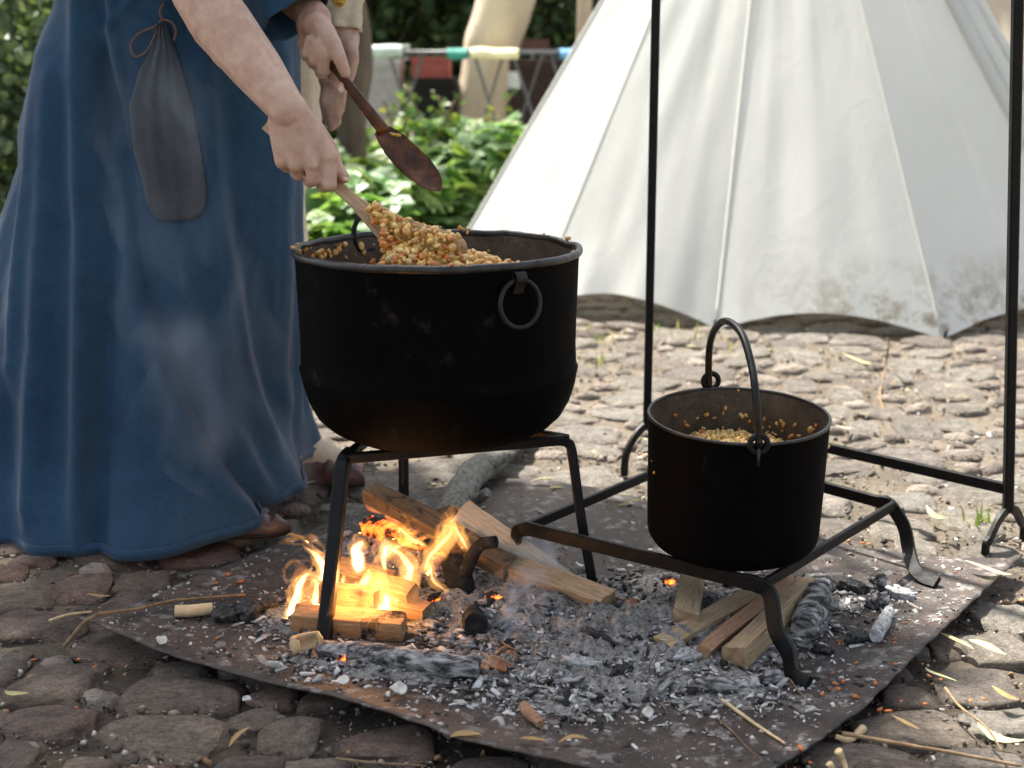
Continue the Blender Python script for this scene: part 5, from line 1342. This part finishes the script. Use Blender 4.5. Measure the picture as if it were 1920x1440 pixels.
for j in range(nz + 1):
    s = j / nz
    for i in range(nt):
        th = 2 * math.pi * i / nt; z = 1.50 + (HEM(th) - 1.50) * s
        p = dress_base(th, z); cx, cy, rx, ry = row(z)
        nrm = Vector((math.cos(th) / max(rx, .01), math.sin(th) / max(ry, .01), 0)).normalized()
        k = max(0, min(1, (1.15 - z) / .9))
        ff = max(0, -math.sin(th)) ** .6
        d = 0
        if ff > 0 and z < 1.12:
            px, py = PX(p)
            for L, a, w in RIDGE:
                if L[0][0] - 60 < py < L[-1][0] + 60:
                    x = np.interp(py, [q[0] for q in L], [q[1] for q in L]); u = (px - x) / (w * 1.45)
                    if abs(u) < 3.5:
                        e = min(1, (py - L[0][0] + 60) / 70, (L[-1][0] + 60 - py) / 70)
                        d += 1.05 * a * e * math.exp(-abs(u) ** 1.8)
        # irregular pleats all round, deeper towards the hem
        pl = noise.noise(Vector((math.cos(th) * 3.4, math.sin(th) * 3.4, z * .55 + 4))) * .034 + abs(noise.noise(Vector((math.cos(th) * 7, math.sin(th) * 7, z * .8)))) * .022 * (1 - ff)
        d += pl * k * (1 - .55 * ff) + (.006 * noise.noise(Vector((p.x * 15, p.y * 15, p.z * 5))) + .003 * noise.noise(Vector((p.x * 22, p.y * 22, p.z * 30 + 9))) * max(0, noise.noise(p * 3)) * 2 + .0015 * noise.noise(p * 45)) * (.4 + .6 * k)
        bu = max(0, 1 - z / .7) * math.exp(-((((th + math.pi) % (2 * math.pi)) - math.pi + rad(62)) / rad(24)) ** 2)
        d += .078 * bu
        if z < .2: d += .012 * (1 - z / .2) * math.sin(th * 13 + 2 * noise.noise(Vector((th * 2, 0, 0))))
        V.append(p + nrm * d)
F = [(j * nt + i, (j + 1) * nt + i, (j + 1) * nt + (i + 1) % nt, j * nt + (i + 1) % nt) for j in range(nz) for i in range(nt)]
dress = obj('dress', V, F, M_BLUE, woman)
DBVH = BVHTree.FromPolygons([tuple(v) for v in V], F)
md = dress.modifiers.new('thick', 'SOLIDIFY'); md.thickness = .003; md.offset = -1
hemV = [V[nz * nt + i] + Vector((0, 0, .012)) for i in range(nt)] + [V[nz * nt] + Vector((0, 0, .012))]
obj('hem', *tube(hemV, 1.0, sect=[(.010, .0022), (-.010, .0022), (-.010, -.0022), (.010, -.0022)], cap=False, upv=(0, 0, 1)), M_BLUE, dress)
def on_dress(px, py, lift=0.0):
    d = ray(px, py).normalized(); h = DBVH.ray_cast(Vector((0, 0, CH)), d)
    return (h[0] - d * lift) if h[0] else Q(px, py, 2.5)
# sleeves
def loft(name, C, rx, mat, parent, n=48, upv=None, fold=.01, ends=None, flat=1.0):
    P = catmull(C, 36); fr = frames(P); V = []; F = []
    rr = np.interp(np.linspace(0, 1, 37), np.linspace(0, 1, len(rx)), rx)
    for i, (p, (t_, N, B)) in enumerate(zip(P, fr)):
        for k in range(n):
            a = 2 * math.pi * k / n
            f = fold * (noise.noise(Vector((math.cos(a) * 2.2, math.sin(a) * 2.2, i * .05 + C[0][0] * 5))) + .5 * noise.noise(Vector((math.cos(a) * 4, math.sin(a) * 4, i * .14))))
            V.append(p + (N * math.cos(a) + B * math.sin(a) * flat) * (rr[i] + f * (.3 + .7 * i / 36)))
    for i in range(36):
        for k in range(n): F.append((i * n + k, i * n + (k + 1) % n, (i + 1) * n + (k + 1) % n, (i + 1) * n + k))
    o = obj(name, V, F, mat, parent); md = o.modifiers.new('thick', 'SOLIDIFY'); md.thickness = .003; md.offset = -1
    return o
loft('sleeve', [Sl + Vector((-.03, .02, .02)), Q(452, -150, 2.60), Q(500, -60, 2.53), Q(532, 0, 2.50), Q(553, 36, 2.488)], [.085, .085, .078, .074, .072], M_BLUE, woman, fold=.012)
loft('sleeve', [Sh + Vector((-.02, .02, .03)), Sh.lerp(El, .4), Sh.lerp(El, .86)], [.085, .078, .070], M_BLUE, woman, fold=.014)
# shoes: gathered soft leather on a thin sole
def shoe(toe, heel, w, h, label):
    e_ = toe - heel; e_.z = 0; L = e_.length; x = e_.normalized(); y = Vector((-x.y, x.x, 0)); V = []; F = []; n, m = 40, 28
    for i in range(n + 1):
        s = i / n; ww = w * (.60 + .40 * math.sin(math.pi * min(1, .15 + s * .95) ** 1.0)) * (1 - max(0, (s - .78) / .22) ** 2.2 * .96) * (1 - max(0, (.12 - s) / .12) ** 2 * .8)
        hh = h * (1.05 - .55 * s) * (1 - max(0, (s - .86) / .14) ** 2 * .75) * (1 - max(0, (.10 - s) / .10) ** 2 * .9) + .004
        for k in range(m):
            a = math.pi * k / (m - 1); c, sn = math.cos(a), math.sin(a)
            pl = .0050 * math.sin(s * 46 + .6 * math.sin(a * 2)) * max(0, sn) ** .8 * max(0, min(1, (s - .35) * 5)) * min(1, (1 - s) * 6)
            V.append(heel + x * (s * L) + y * (c * ww / 2) + Vector((0, 0, .008 + max(0, sn) ** .75 * (hh + pl))))
    for i in range(n):
        for k in range(m - 1): F.append((i * m + k, i * m + k + 1, (i + 1) * m + k + 1, (i + 1) * m + k))
    up = obj('shoe', V, F, M_LEATHER, woman); up['label'] = label
    Vs = []; Fs = []
    for i in range(n + 1):
        a, b = V[i * m], V[i * m + m - 1]
        for q in (a, b):
            c = (a + b) / 2; o_ = (q - c) * 1.05 + c
            Vs += [Vector((o_.x, o_.y, heel.z + .010)), Vector((o_.x, o_.y, heel.z))]
    for i in range(n):
        a = i * 4; b = a + 4
        Fs += [(a, a + 1, b + 1, b), (a + 2, b + 2, b + 3, a + 3), (a + 1, a + 3, b + 3, b + 1), (a, b, b + 2, a + 2)]
    obj('sole', Vs, Fs, M_SOLE, up)
tq = G(546, 1000, .03); hq = G(372, 996, .03); tq.z = hq.z = .030
shoe(tq, hq, .078, .040, 'brown gathered leather shoe nearest to the fire')
tq = G(684, 912, .02); hq = G(545, 890, .02); tq.z = hq.z = .020
shoe(tq, hq, .085, .060, 'brown gathered leather shoe further back')
obj('sock', *tube(catmull([Vector((-.50, 2.80, .16)), Vector((-.485, 2.795, .10)), Vector((-.43, 2.785, .070)), Vector((-.37, 2.77, .055))], 16), [.046] * 6 + [.043, .042, .041, .040, .039, .038, .036, .034, .032, .03, .026], 18), M_CREAM, woman)

# drawstring pouch hanging at the dress, and its cord
n, m = 40, 44; V = []; F = []
Lp = [(44, 296, 310), (95, 282, 330), (130, 262, 342), (200, 242, 362), (280, 250, 376), (345, 268, 386), (380, 276, 386), (398, 282, 380), (410, 294, 366), (416, 308, 350)]
for i in range(n + 1):
    s = i / n; py = 44 + s * 369
    l = np.interp(py, [q[0] for q in Lp], [q[1] for q in Lp]); r = np.interp(py, [q[0] for q in Lp], [q[2] for q in Lp])
    for k in range(m + 1):
        u = k / m; px = l + (r - l) * u
        b = .022 * math.sin(math.pi * u) ** .6 * math.sin(math.pi * min(1, .08 + s * .9)) ** .7 + .006
        g = .0045 * math.sin(u * 24 + 2 * noise.noise(Vector((u * 3, s * 3, 0)))) * max(0, 1 - s * 1.05) + .007 * noise.noise(Vector((u * 6, s * 1.6, 7)))
        V.append(on_dress(px, py, b + g * math.sin(math.pi * u)))
F = [(i * (m + 1) + k, (i + 1) * (m + 1) + k, (i + 1) * (m + 1) + k + 1, i * (m + 1) + k + 1) for i in range(n) for k in range(m)]
# smooth the sheet so that it hangs like cloth instead of copying each fold
A = np.array([v[:] for v in V]).reshape(n + 1, m + 1, 3)
for _ in range(14):
    B2 = A.copy(); B2[1:-1, 1:-1] = (A[:-2, 1:-1] + A[2:, 1:-1] + A[1:-1, :-2] + A[1:-1, 2:]) / 4 * .5 + A[1:-1, 1:-1] * .5; A = B2
for i in range(n + 1):
    for k in range(m + 1):
        A[i, k, 1] -= .004 * math.sin(k / m * 26 + 1.5 * noise.noise(Vector((k * .1, i * .08, 0)))) * max(0, 1 - i / n) * math.sin(math.pi * k / m) - .0
pouch = empty('drawstring_pouch', V[0], 'limp brown grey drawstring pouch hanging on the front of the blue dress', 'pouch')
bag = obj('bag', A.reshape(-1, 3), F, M_POUCH, pouch)
md = bag.modifiers.new('thick', 'SOLIDIFY'); md.thickness = .008; md.offset = -1
for P in ([(305, 40), (300, 20), (308, 5)], [(303, 38), (290, 50), (262, 62), (246, 80), (248, 100), (258, 106), (275, 96), (288, 72), (302, 40)], [(306, 36), (322, 42), (330, 58), (326, 76)]):
    obj('cord', *tube(catmull([on_dress(x, y, .012) for x, y in P], 40), .0022, 8), M_CORD, pouch)
# small brass bell at the sleeve
bc = Q(636, 0, 2.44)
bell = empty('bell', bc, 'small round brass bell beside the blue sleeve', 'bell')
obj('body', [bc + Vector(v) * .0135 for v in ICO3[0]], ICO3[1], M_BRASS, bell)
obj('band', *tube([bc + Vector((.0137 * math.cos(a), .0137 * math.sin(a), 0)) for a in np.linspace(0, 2 * math.pi, 33)], .0016, 6, cap=False), M_BRASS, bell)
obj('loop', *tube(catmull([bc + Vector((0, 0, .013)), Q(632, -40, 2.46), Q(612, -90, 2.50), Sl], 20), .0016, 6), M_CORD, bell)

# second person standing close behind
man = empty('person', (-.76, 3.12, 0), 'second person in cream linen behind the blue dress with one hand hanging down', 'person')
Y2 = 2.95
B = []
S2 = Vector((-.55, 3.06, 1.40)); E2 = Vector((-.475, 3.0, 1.14)); W2 = Q(645, 62, Y2)
B += chain([S2, E2, W2], [.06, .046, .030])
B += [(Q(637, 70, Y2), Q(615, 150, Y2 - .01), .026, .022), (Q(655, 72, Y2 + .01), Q(640, 150, Y2), .024, .021), (Q(646, 72, Y2 - .01), Q(626, 150, Y2 - .015), .024, .021)]
for (a, b, c, r) in (((616, 150), (608, 190), (612, 222), .0125), ((624, 152), (618, 196), (622, 238), .0130), ((634, 150), (630, 192), (632, 230), .0125), ((642, 146), (641, 180), (639, 208), .0110)):
    B += chain([Q(*a, Y2 - .01), Q(*b, Y2 - .015), Q(*c, Y2 - .002)], [r + .002, r, r - .0025])
B += chain([Q(655, 80, Y2 - .02), Q(662, 112, Y2 - .035), Q(655, 146, Y2 - .035)], [.019, .014, .0115])
B += [((-.76, 3.12, .95), (-.76, 3.12, 1.36), .13, .13), ((-.92, 3.12, 1.42), S2, .06, .06), ((-.75, 3.1, 1.45), (-.75, 3.09, 1.56), .05, .05), ((-.75, 3.08, 1.66), (-.73, 3.06, 1.60), .085, .07)]
B += chain([(-.68, 3.12, .95), (-.68, 3.12, .5), (-.68, 3.14, .08)], [.09, .058, .042]) + [((-.68, 3.14, .06), (-.62, 2.99, .045), .036, .028)]
B += chain([(-.86, 3.12, .95), (-.86, 3.12, .5), (-.86, 3.14, .08)], [.09, .058, .042]) + [((-.86, 3.14, .06), (-.83, 2.99, .045), .036, .028)]
B += chain([(-.98, 3.12, 1.42), (-1.0, 3.1, 1.14), (-.95, 3.0, .95)], [.058, .045, .03]) + [((-.95, 3.0, .93), (-.93, 2.98, .84), .028, .018)]
skin_mesh('body', B, .0042, man, M_SKIN, 5)
def gown(name, rows, mat, parent, nt=120, nz=70, amp=.018, seed=0):
    V = []; F = []; zs = [r[0] for r in rows]
    for j in range(nz + 1):
        z = zs[0] + (zs[-1] - zs[0]) * j / nz
        g = [np.interp(-z, [-q for q in zs], [r[k] for r in rows]) for k in range(1, 5)]
        for i in range(nt):
            th = 2 * math.pi * i / nt; d = amp * j / nz * (noise.noise(Vector((math.cos(th) * 4, math.sin(th) * 4, z + seed))) * 1.4 + .6 * noise.noise(Vector((math.cos(th) * 9, math.sin(th) * 9, z * 2))))
            V.append((g[0] + (g[2] + d) * math.cos(th), g[1] + (g[3] + d) * math.sin(th), z))
    F = [(j * nt + i, (j + 1) * nt + i, (j + 1) * nt + (i + 1) % nt, j * nt + (i + 1) % nt) for j in range(nz) for i in range(nt)]
    o = obj(name, V, F, mat, parent); md = o.modifiers.new('thick', 'SOLIDIFY'); md.thickness = .003
    return o
gown('tunic', [(1.54, -.75, 3.1, .08, .08), (1.46, -.75, 3.1, .22, .13), (1.3, -.75, 3.12, .24, .165), (1.05, -.75, 3.12, .275, .17), (.9, -.74, 3.12, .292, .18), (.75, -.74, 3.12, .285, .19), (.62, -.76, 3.12, .262, .19), (.40, -.76, 3.12, .27, .2)], M_CREAM, man)
loft('sleeve', [S2 + Vector((-.04, .03, .03)), S2.lerp(E2, .6), Q(630, -60, 2.99), Q(640, 10, 2.965), Q(641, 58, 2.955)], [.075, .07, .062, .052, .046], M_CREAM, man, fold=.016)
Vh = [Vector((-.755, 3.075, 1.665)) + Vector((v[0] * .098, v[1] * .102 + .02, v[2] * .10 + .02)) for v in ICO3[0]]
obj('hair', Vh, [tuple(f) for f in ICO3[1] if not (np.mean([ICO3[0][i][1] for i in f]) < -.25 and np.mean([ICO3[0][i][2] for i in f]) < .45)], M_HAIR, man)

# ------------------------------------------------------------------ stirring tools
# pale flat spatula running through the near hand into the stew
A0, A1, A2 = Q(499, 234, 2.262), Q(628, 345, 2.232), Q(705, 412, 2.212)
A3 = Q(826, 508, 2.190)
sp = empty('spatula', A0, 'pale flat wooden spatula held in the near hand, deep in the stew', 'spatula')
def plank(P, W_, T, nrm, mat, parent, name):
    P = catmull(P, 40); V = []; F = []
    for i, p in enumerate(P):
        s = i / 40; w = np.interp(s, [q[0] for q in W_], [q[1] for q in W_]); t_ = np.interp(s, [q[0] for q in T], [q[1] for q in T])
        d = (P[min(i + 1, 40)] - P[max(i - 1, 0)]).normalized(); a = d.cross(nrm).normalized(); b = a.cross(d)
        for x, y in rect(w / 2, t_ / 2, .18): V.append(p + a * x + b * y)
    m = 8
    for i in range(40):
        for k in range(m): F.append((i * m + k, i * m + (k + 1) % m, (i + 1) * m + (k + 1) % m, (i + 1) * m + k))
    F += [tuple(range(m - 1, -1, -1)), tuple(40 * m + k for k in range(m))]
    o = P[0]; x = (P[-1] - P[0]).normalized(); z = (nrm - x * nrm.dot(x)).normalized(); y = z.cross(x)
    M = Matrix((x, y, z)).transposed().to_4x4(); M.translation = o; Mi = M.inverted()
    me = mesh(name, [Mi @ v for v in V], F); me.materials.append(mat)
    try: me.set_sharp_from_angle(angle=rad(30))
    except Exception: pass
    ob = link(name, me); ob.parent = parent; ob.matrix_parent_inverse = Matrix.Translation(parent.location).inverted(); ob.matrix_world = M
    ob.matrix_basis = Matrix.Translation(parent.location).inverted() @ M if False else M
    return ob
plank([A0, A1, A2, A3], [(0, .020), (.5, .022), (.60, .030), (.75, .048), (1, .052)], [(0, .012), (.6, .011), (1, .006)], Vector((-.35, -.78, .52)), M_SPOONL, sp, 'blade_and_handle')
# stew heaped on the blade
C = []
for c, r, k in ((Q(700, 390, 2.200), .010, 26), (Q(716, 404, 2.198), .015, 60), (Q(735, 418, 2.194), .018, 90), (Q(762, 432, 2.190), .022, 130), (Q(795, 446, 2.186), .026, 170), (Q(832, 458, 2.184), .027, 180), (Q(735, 452, 2.184), .014, 44)):
    p = R.normal(size=(k, 3)); p /= np.linalg.norm(p, axis=1)[:, None]; C.append(np.array(c[:])[None] + p * r * R.uniform(.55, 1.0, (k, 1)) * [1.2, 1.0, .8])
C = np.concatenate(C); n = len(C)
load = tag(scatter('stew_portion', ICO2, C, bean_sizes(n), bean_cols(n), M_BEAN, None, jit=.06, smooth=True), 'steaming heap of beans lifted on the pale spatula', 'stew')
VF = merge(*[capsule(a, b, r0, r1, 14) for a, b, r0, r1 in ((Q(702, 392, 2.203), Q(740, 424, 2.197), .009, .018), (Q(740, 424, 2.197), Q(800, 450, 2.19), .018, .026), (Q(800, 450, 2.19), Q(850, 466, 2.188), .026, .024))])
sau = obj('sauce', VF[0], VF[1], M_SAUCE, load)
# drip of orange stew falling from the blade
C = []
for c, r, k in ((Q(722, 436, 2.180), .006, 10), (Q(727, 455, 2.180), .009, 20), (Q(734, 472, 2.182), .010, 24), (Q(744, 490, 2.186), .010, 20)):
    C.append(np.array(c[:])[None] + R.normal(0, 1, (k, 3)) * r * [.7, .6, 1])
C = np.concatenate(C); n = len(C)
o = scatter('drip', ICO2, C, bean_sizes(n, .0056) * [1, 1, 1.5], np.array([(.60, .22, .04), (.55, .16, .03), (.6, .36, .13)])[R.choice(3, n)], M_BEAN, load, jit=.1, smooth=True)
# dark spoon in the far hand
B0, B1, B2, B3 = Q(598, 92, 2.462), Q(646, 150, 2.444), Q(722, 248, 2.425), Q(834, 366, 2.400)
ds = empty('wooden_spoon', B1, 'dark stained wooden spoon held over the cauldron in the far hand', 'spoon')
C = catmull([B0, B1, B1.lerp(B2, .5), B2], 24)
o_ = B0
me = mesh('handle', *tube([p - o_ for p in C], list(np.linspace(.0075, .0125, 25)), 12, flat=.85, jitter=.03)); me.materials.append(M_SPOOND)
h_ = link('handle', me); h_.parent = ds; h_.matrix_parent_inverse = Matrix.Translation(ds.location).inverted(); h_.location = o_
# bowl: a shallow boat-shaped scoop, hollow face turned to us and up
d = (B3 - B2).normalized(); nb_ = Vector((.30, -.86, .42)); nb_ = (nb_ - d * nb_.dot(d)).normalized(); a_ = d.cross(nb_)
L = (B3 - B2).length; V = []; F = []; n, m = 36, 22
for lay in (0, 1):
    for i in range(n + 1):
        s = i / n; w = np.interp(s, [0, .05, .12, .25, .45, .65, .82, .93, 1], [.012, .0155, .021, .0265, .0290, .0285, .0235, .0150, .004]); cc = .004 * math.sin(s * 5)
        for k in range(m + 1):
            u = k / m * 2 - 1
            dp = (.012 * math.sin(math.pi * min(1, s * 1.02)) ** .7) * (1 - u * u)
            V.append(B2 + d * (s * L - .012) + a_ * (u * w) - nb_ * (dp + cc + (0 if lay == 0 else (.0075 * (1 - .55 * abs(u)) + .010 * max(0, 1 - s * 5)) * (1 if i not in (n,) else .5))))
q = (n + 1) * (m + 1)
for i in range(n):
    for k in range(m):
        a = i * (m + 1) + k; F += [(a, a + 1, a + m + 2, a + m + 1), (q + a, q + a + m + 1, q + a + m + 2, q + a + 1)]
    for k in (0, m):
        a = i * (m + 1) + k; F.append((a, a + m + 1, q + a + m + 1, q + a))
for k in range(m):
    a = n * (m + 1) + k; F.append((a, a + 1, q + a + 1, q + a)); F.append((k, q + k, q + k + 1, k + 1))
me = mesh('bowl', [Vector(v) - B2 for v in V], F); me.materials.append(M_SPOOND)
h_ = link('bowl', me); h_.parent = ds; h_.matrix_parent_inverse = Matrix.Translation(ds.location).inverted(); h_.location = B2
C = np.array([Q(738, 252, 2.405)[:], Q(744, 254, 2.404)[:], Q(733, 250, 2.406)[:], Q(748, 253, 2.406)[:]]); scatter('food_splash', ICO2, C, bean_sizes(4, .0034), np.array([(.62, .38, .06)] * 4), M_BEAN, ds, smooth=True)['kind'] = 'stuff'

# ------------------------------------------------------------------ flames and smoke
def flame_mat(name, col, strength):
    m = bpy.data.materials.new(name); m.use_nodes = True; nt = m.node_tree; nt.nodes.remove(nt.nodes['Principled BSDF'])
    e = nt.nodes.new('ShaderNodeEmission'); e.inputs[0].default_value = (*col, 1); e.inputs[1].default_value = strength
    nt.links.new(e.outputs[0], nt.nodes['Material Output'].inputs['Volume'])
    return m
M_FLO = flame_mat('flame_outer', (1.0, .42, .10), 9); M_FLI = flame_mat('flame_inner', (1.0, .64, .27), 55); M_FLG = flame_mat('flame_veil', (1.0, .36, .08), 4.5); M_FLR = flame_mat('flame_red', (1.0, .24, .03), 20)
def flame(pts, rw, label, Yd=None, core=.55, red=False, veil=False):
    P0 = [Q(x, y, Y - .055) for x, y, Y in pts]; base = P0[0]
    e = empty('flame', base, label, 'flame', 'flames licking round the burning logs')
    for nm, f, mt in (('flame_mantle', 1.0, M_FLG if veil else M_FLR if red else M_FLO), ('flame_core', core, M_FLI)):
        if f <= 0: continue
        n = 30; P = catmull(P0, n)
        if nm == 'flame_core': P = P[1:int(n * .86)]
        rr = np.interp(np.linspace(0, 1, len(P)), np.linspace(0, 1, len(rw)), rw) * f * 1.5 / 1100.0
        V, F = tube(P, list(np.maximum(rr, .0006)), 12, flat=.8)
        V = [v + Vector((noise.noise(v * 42), noise.noise(v * 42 + Vector((5, 0, 0))), noise.noise(v * 30 + Vector((0, 7, 0))))) * .011 * f for v in V]
        obj(nm, V, F, mt, e)
    if core > 0 and len(pts) > 3:                      # ragged side strands, thin enough to see through
        for w_ in range(5):
            P = catmull([p + Vector((R.normal(0, .014), R.normal(0, .009), R.normal(.010, .014))) for p in P0[w_ % 2:]], 26)
            rr = np.interp(np.linspace(0, 1, 27), [0, .3, .7, 1], [.0008, R.uniform(.003, .0065), R.uniform(.002, .0045), .0004])
            V, F = tube(P, list(rr), 9, flat=.7)
            V = [v + Vector((noise.noise(v * 60), noise.noise(v * 60 + Vector((5, 0, 0))), noise.noise(v * 50 + Vector((0, 7, 0))))) * .009 for v in V]
            obj('flame_strand', V, F, M_FLO, e)
    return e
FLAB = ['outermost flame loop left of the front stand leg', 'flame strand rising close beside the outermost loop', 'low curved flame at the foot of the outermost loop', 'pale flame tip leaning outwards above the front stand leg foot', 'bright hooked flame behind the upper burning log',
        'large arching orange flame at the inner end of the log stack', 'tall white hot flame rising from the middle of the front log', 'short flame forking off the tall white one', 'low flame line running along the top of the scorched log', 'small pointed flame right beside the tall white one',
        'curved flame before the short end grain log', 'little flame dripping down the end of the scorched log', 'small flame just inside the front stand leg', 'orange flame climbing up the brown leaning log', 'thin second flame on the brown leaning log', 'thin orange flame trailing down towards the charred crook',
        'orange flame above the arching one', 'flame licking under the brown leaning log', 'wavy flame between the hooked and the arching flame', 'red glow of flame along the lower edge of the brown log', 'tiny flame spot on the face of the scorched log']
for pts, rw, core, red in [
    ([(546, 1172, 2.05), (552, 1135, 2.06), (563, 1100, 2.07), (575, 1079, 2.08), (596, 1082, 2.08)], [9, 10, 8, 8, 3], .6, 0),
    ([(566, 1176, 2.05), (586, 1152, 2.06), (595, 1120, 2.07), (590, 1092, 2.08), (582, 1078, 2.08)], [11, 12, 9, 7, 2], .6, 0),
    ([(544, 1150, 2.05), (545, 1160, 2.05), (562, 1172, 2.05), (584, 1168, 2.05), (600, 1150, 2.05)], [5, 8, 10, 9, 3], .65, 0),
    ([(602, 1092, 2.13), (606, 1068, 2.14), (596, 1046, 2.15), (578, 1030, 2.15), (570, 1022, 2.15)], [12, 12, 9, 6, 2], .55, 0),
    ([(676, 1068, 2.18), (671, 1050, 2.18), (668, 1030, 2.18), (682, 1018, 2.18), (692, 1030, 2.18)], [11, 12, 13, 9, 3], .7, 0),
    ([(742, 1120, 2.10), (762, 1096, 2.11), (768, 1064, 2.12), (752, 1040, 2.13), (722, 1030, 2.14), (700, 1052, 2.15)], [10, 16, 15, 13, 9, 3], .35, 0),
    ([(706, 1170, 2.05), (720, 1150, 2.05), (726, 1122, 2.06), (722, 1096, 2.07), (721, 1066, 2.08)], [10, 14, 12, 7, 2], .68, 0),
    ([(716, 1150, 2.05), (702, 1132, 2.06), (693, 1116, 2.06), (688, 1106, 2.06)], [8, 8, 5, 2], .7, 0),
    ([(622, 1153, 2.04), (642, 1163, 2.04), (668, 1169, 2.04), (694, 1169, 2.04), (722, 1160, 2.04)], [3, 6, 7, 9, 4], .65, 0),
    ([(736, 1146, 2.05), (748, 1126, 2.06), (744, 1110, 2.06), (734, 1096, 2.07)], [5, 9, 7, 2], .7, 0),
    ([(674, 1120, 2.06), (678, 1098, 2.07), (688, 1084, 2.08), (686, 1074, 2.08)], [4, 8, 9, 3], .6, 0),
    ([(730, 1160, 2.03), (738, 1178, 2.03), (748, 1188, 2.03), (756, 1192, 2.03)], [7, 8, 5, 1.5], .6, 0),
    ([(628, 1112, 2.08), (640, 1098, 2.08), (645, 1084, 2.09), (638, 1072, 2.09)], [4, 7, 5, 2], .6, 0),
    ([(796, 1072, 2.15), (806, 1046, 2.16), (826, 1020, 2.17), (846, 998, 2.18), (848, 964, 2.19)], [6, 10, 12, 12, 4], .25, 0),
    ([(876, 1030, 2.19), (866, 1012, 2.18), (856, 990, 2.18), (852, 964, 2.19)], [4, 8, 8, 3], .25, 0),
    ([(838, 1112, 2.12), (818, 1092, 2.13), (804, 1066, 2.14), (786, 1056, 2.14)], [3, 6, 7, 3], .3, 0),
    ([(716, 1046, 2.16), (740, 1028, 2.17), (768, 1016, 2.18), (788, 1008, 2.18)], [4, 8, 6, 2], .3, 0),
    ([(800, 1026, 2.22), (776, 1012, 2.23), (752, 996, 2.24), (740, 984, 2.25)], [4, 7, 6, 2], .4, 0),
    ([(722, 1070, 2.12), (716, 1048, 2.13), (728, 1028, 2.13), (748, 1022, 2.13)], [6, 9, 8, 3], .5, 0),
    ([(690, 942, 2.385), (716, 962, 2.365), (744, 980, 2.345), (770, 996, 2.33)], [2, 6, 6, 2], 0, 1),
    ([(720, 1182, 2.02), (728, 1186, 2.02), (742, 1182, 2.02)], [2, 5, 2], .5, 0)]:
    flame(pts, rw, FLAB.pop(0), core=core, red=bool(red))
for pts, rw, lb in [
    ([(640, 1180, 2.03), (660, 1140, 2.04), (690, 1100, 2.06), (700, 1050, 2.08)], [14, 24, 22, 6], 'broad faint orange flame veiling the middle of the log stack'),
    ([(740, 1170, 2.04), (752, 1130, 2.05), (764, 1090, 2.08), (772, 1040, 2.10)], [12, 22, 20, 6], 'broad faint orange flame veiling the inner end of the log stack'),
    ([(580, 1190, 2.03), (578, 1150, 2.04), (570, 1100, 2.06), (560, 1050, 2.08)], [12, 20, 18, 5], 'broad faint orange flame outside the front stand leg'),
    ([(620, 1165, 1.99), (640, 1130, 2.0), (652, 1095, 2.01), (640, 1050, 2.02)], [10, 17, 14, 3], 'faint ragged flame just inside the front stand leg'),
    ([(800, 1075, 2.13), (818, 1035, 2.14), (838, 1000, 2.15), (842, 945, 2.16)], [10, 17, 14, 3], 'faint flame veil in front of the brown leaning log'),
    ([(690, 1175, 1.98), (706, 1130, 1.99), (716, 1080, 2.0), (704, 1020, 2.01)], [10, 18, 15, 3], 'faint flame veil before the tall white flame')]:
    flame(pts, rw, lb, core=0, veil=True)
fire_d = bpy.data.lights.new('fire_light', 'POINT'); fire_d.energy = 1.5; fire_d.color = (1.0, .45, .14); fire_d.shadow_soft_size = .06
fl_o = bpy.data.objects.new('fire_light', fire_d); COL.objects.link(fl_o); fl_o.location = Q(675, 1110, 1.98)

def smoke(name, C, rx, dens, label, nscale, thr, col=(.72, .84, 1.0)):
    P = catmull(C, 30); rr = np.interp(np.linspace(0, 1, 31), np.linspace(0, 1, len(rx)), rx)
    V, F = tube(P, list(rr), 20)
    V = [v + Vector((noise.noise(v * 9), noise.noise(v * 9 + Vector((9, 0, 0))), 0)) * rr[i // 20] * .5 for i, v in enumerate(V)]
    m = bpy.data.materials.new(name); m.use_nodes = True; nt = m.node_tree; nt.nodes.remove(nt.nodes['Principled BSDF'])
    pv = nt.nodes.new('ShaderNodeVolumePrincipled'); pv.inputs['Color'].default_value = (*col, 1); pv.inputs['Anisotropy'].default_value = .1
    tc = nt.nodes.new('ShaderNodeTexCoord'); mp = nt.nodes.new('ShaderNodeMapping'); mp.inputs['Scale'].default_value = (1, 1, .45)
    no = nt.nodes.new('ShaderNodeTexNoise'); no.inputs['Scale'].default_value = nscale; no.inputs['Detail'].default_value = 4; no.inputs['Distortion'].default_value = 1.2
    mr = nt.nodes.new('ShaderNodeMapRange'); mr.inputs[1].default_value = thr; mr.inputs[2].default_value = thr + .28; mr.inputs[4].default_value = dens
    nt.links.new(tc.outputs['Object'], mp.inputs[0]); nt.links.new(mp.outputs[0], no.inputs[0]); nt.links.new(no.outputs['Fac'], mr.inputs[0]); nt.links.new(mr.outputs[0], pv.inputs['Density'])
    nt.links.new(pv.outputs[0], nt.nodes['Material Output'].inputs['Volume'])
    return tag(obj(name, V, F, m), label, 'smoke', kind='stuff')
smoke('smoke', [S(985, 1215, .01), Q(985, 1130, 2.06), Q(1000, 1050, 2.14), Q(1005, 985, 2.2)], [.03, .06, .05, .02], 22.0, 'thin blue smoke rising off the coals', 16, .46)
smoke('smoke', [Q(560, 960, 2.17), Q(500, 880, 2.20), Q(420, 700, 2.23), Q(340, 450, 2.25), Q(270, 200, 2.27), Q(240, 40, 2.3)], [.05, .12, .14, .13, .12, .06], 1.5, 'drifting smoke in front of the blue dress', 8, .50)
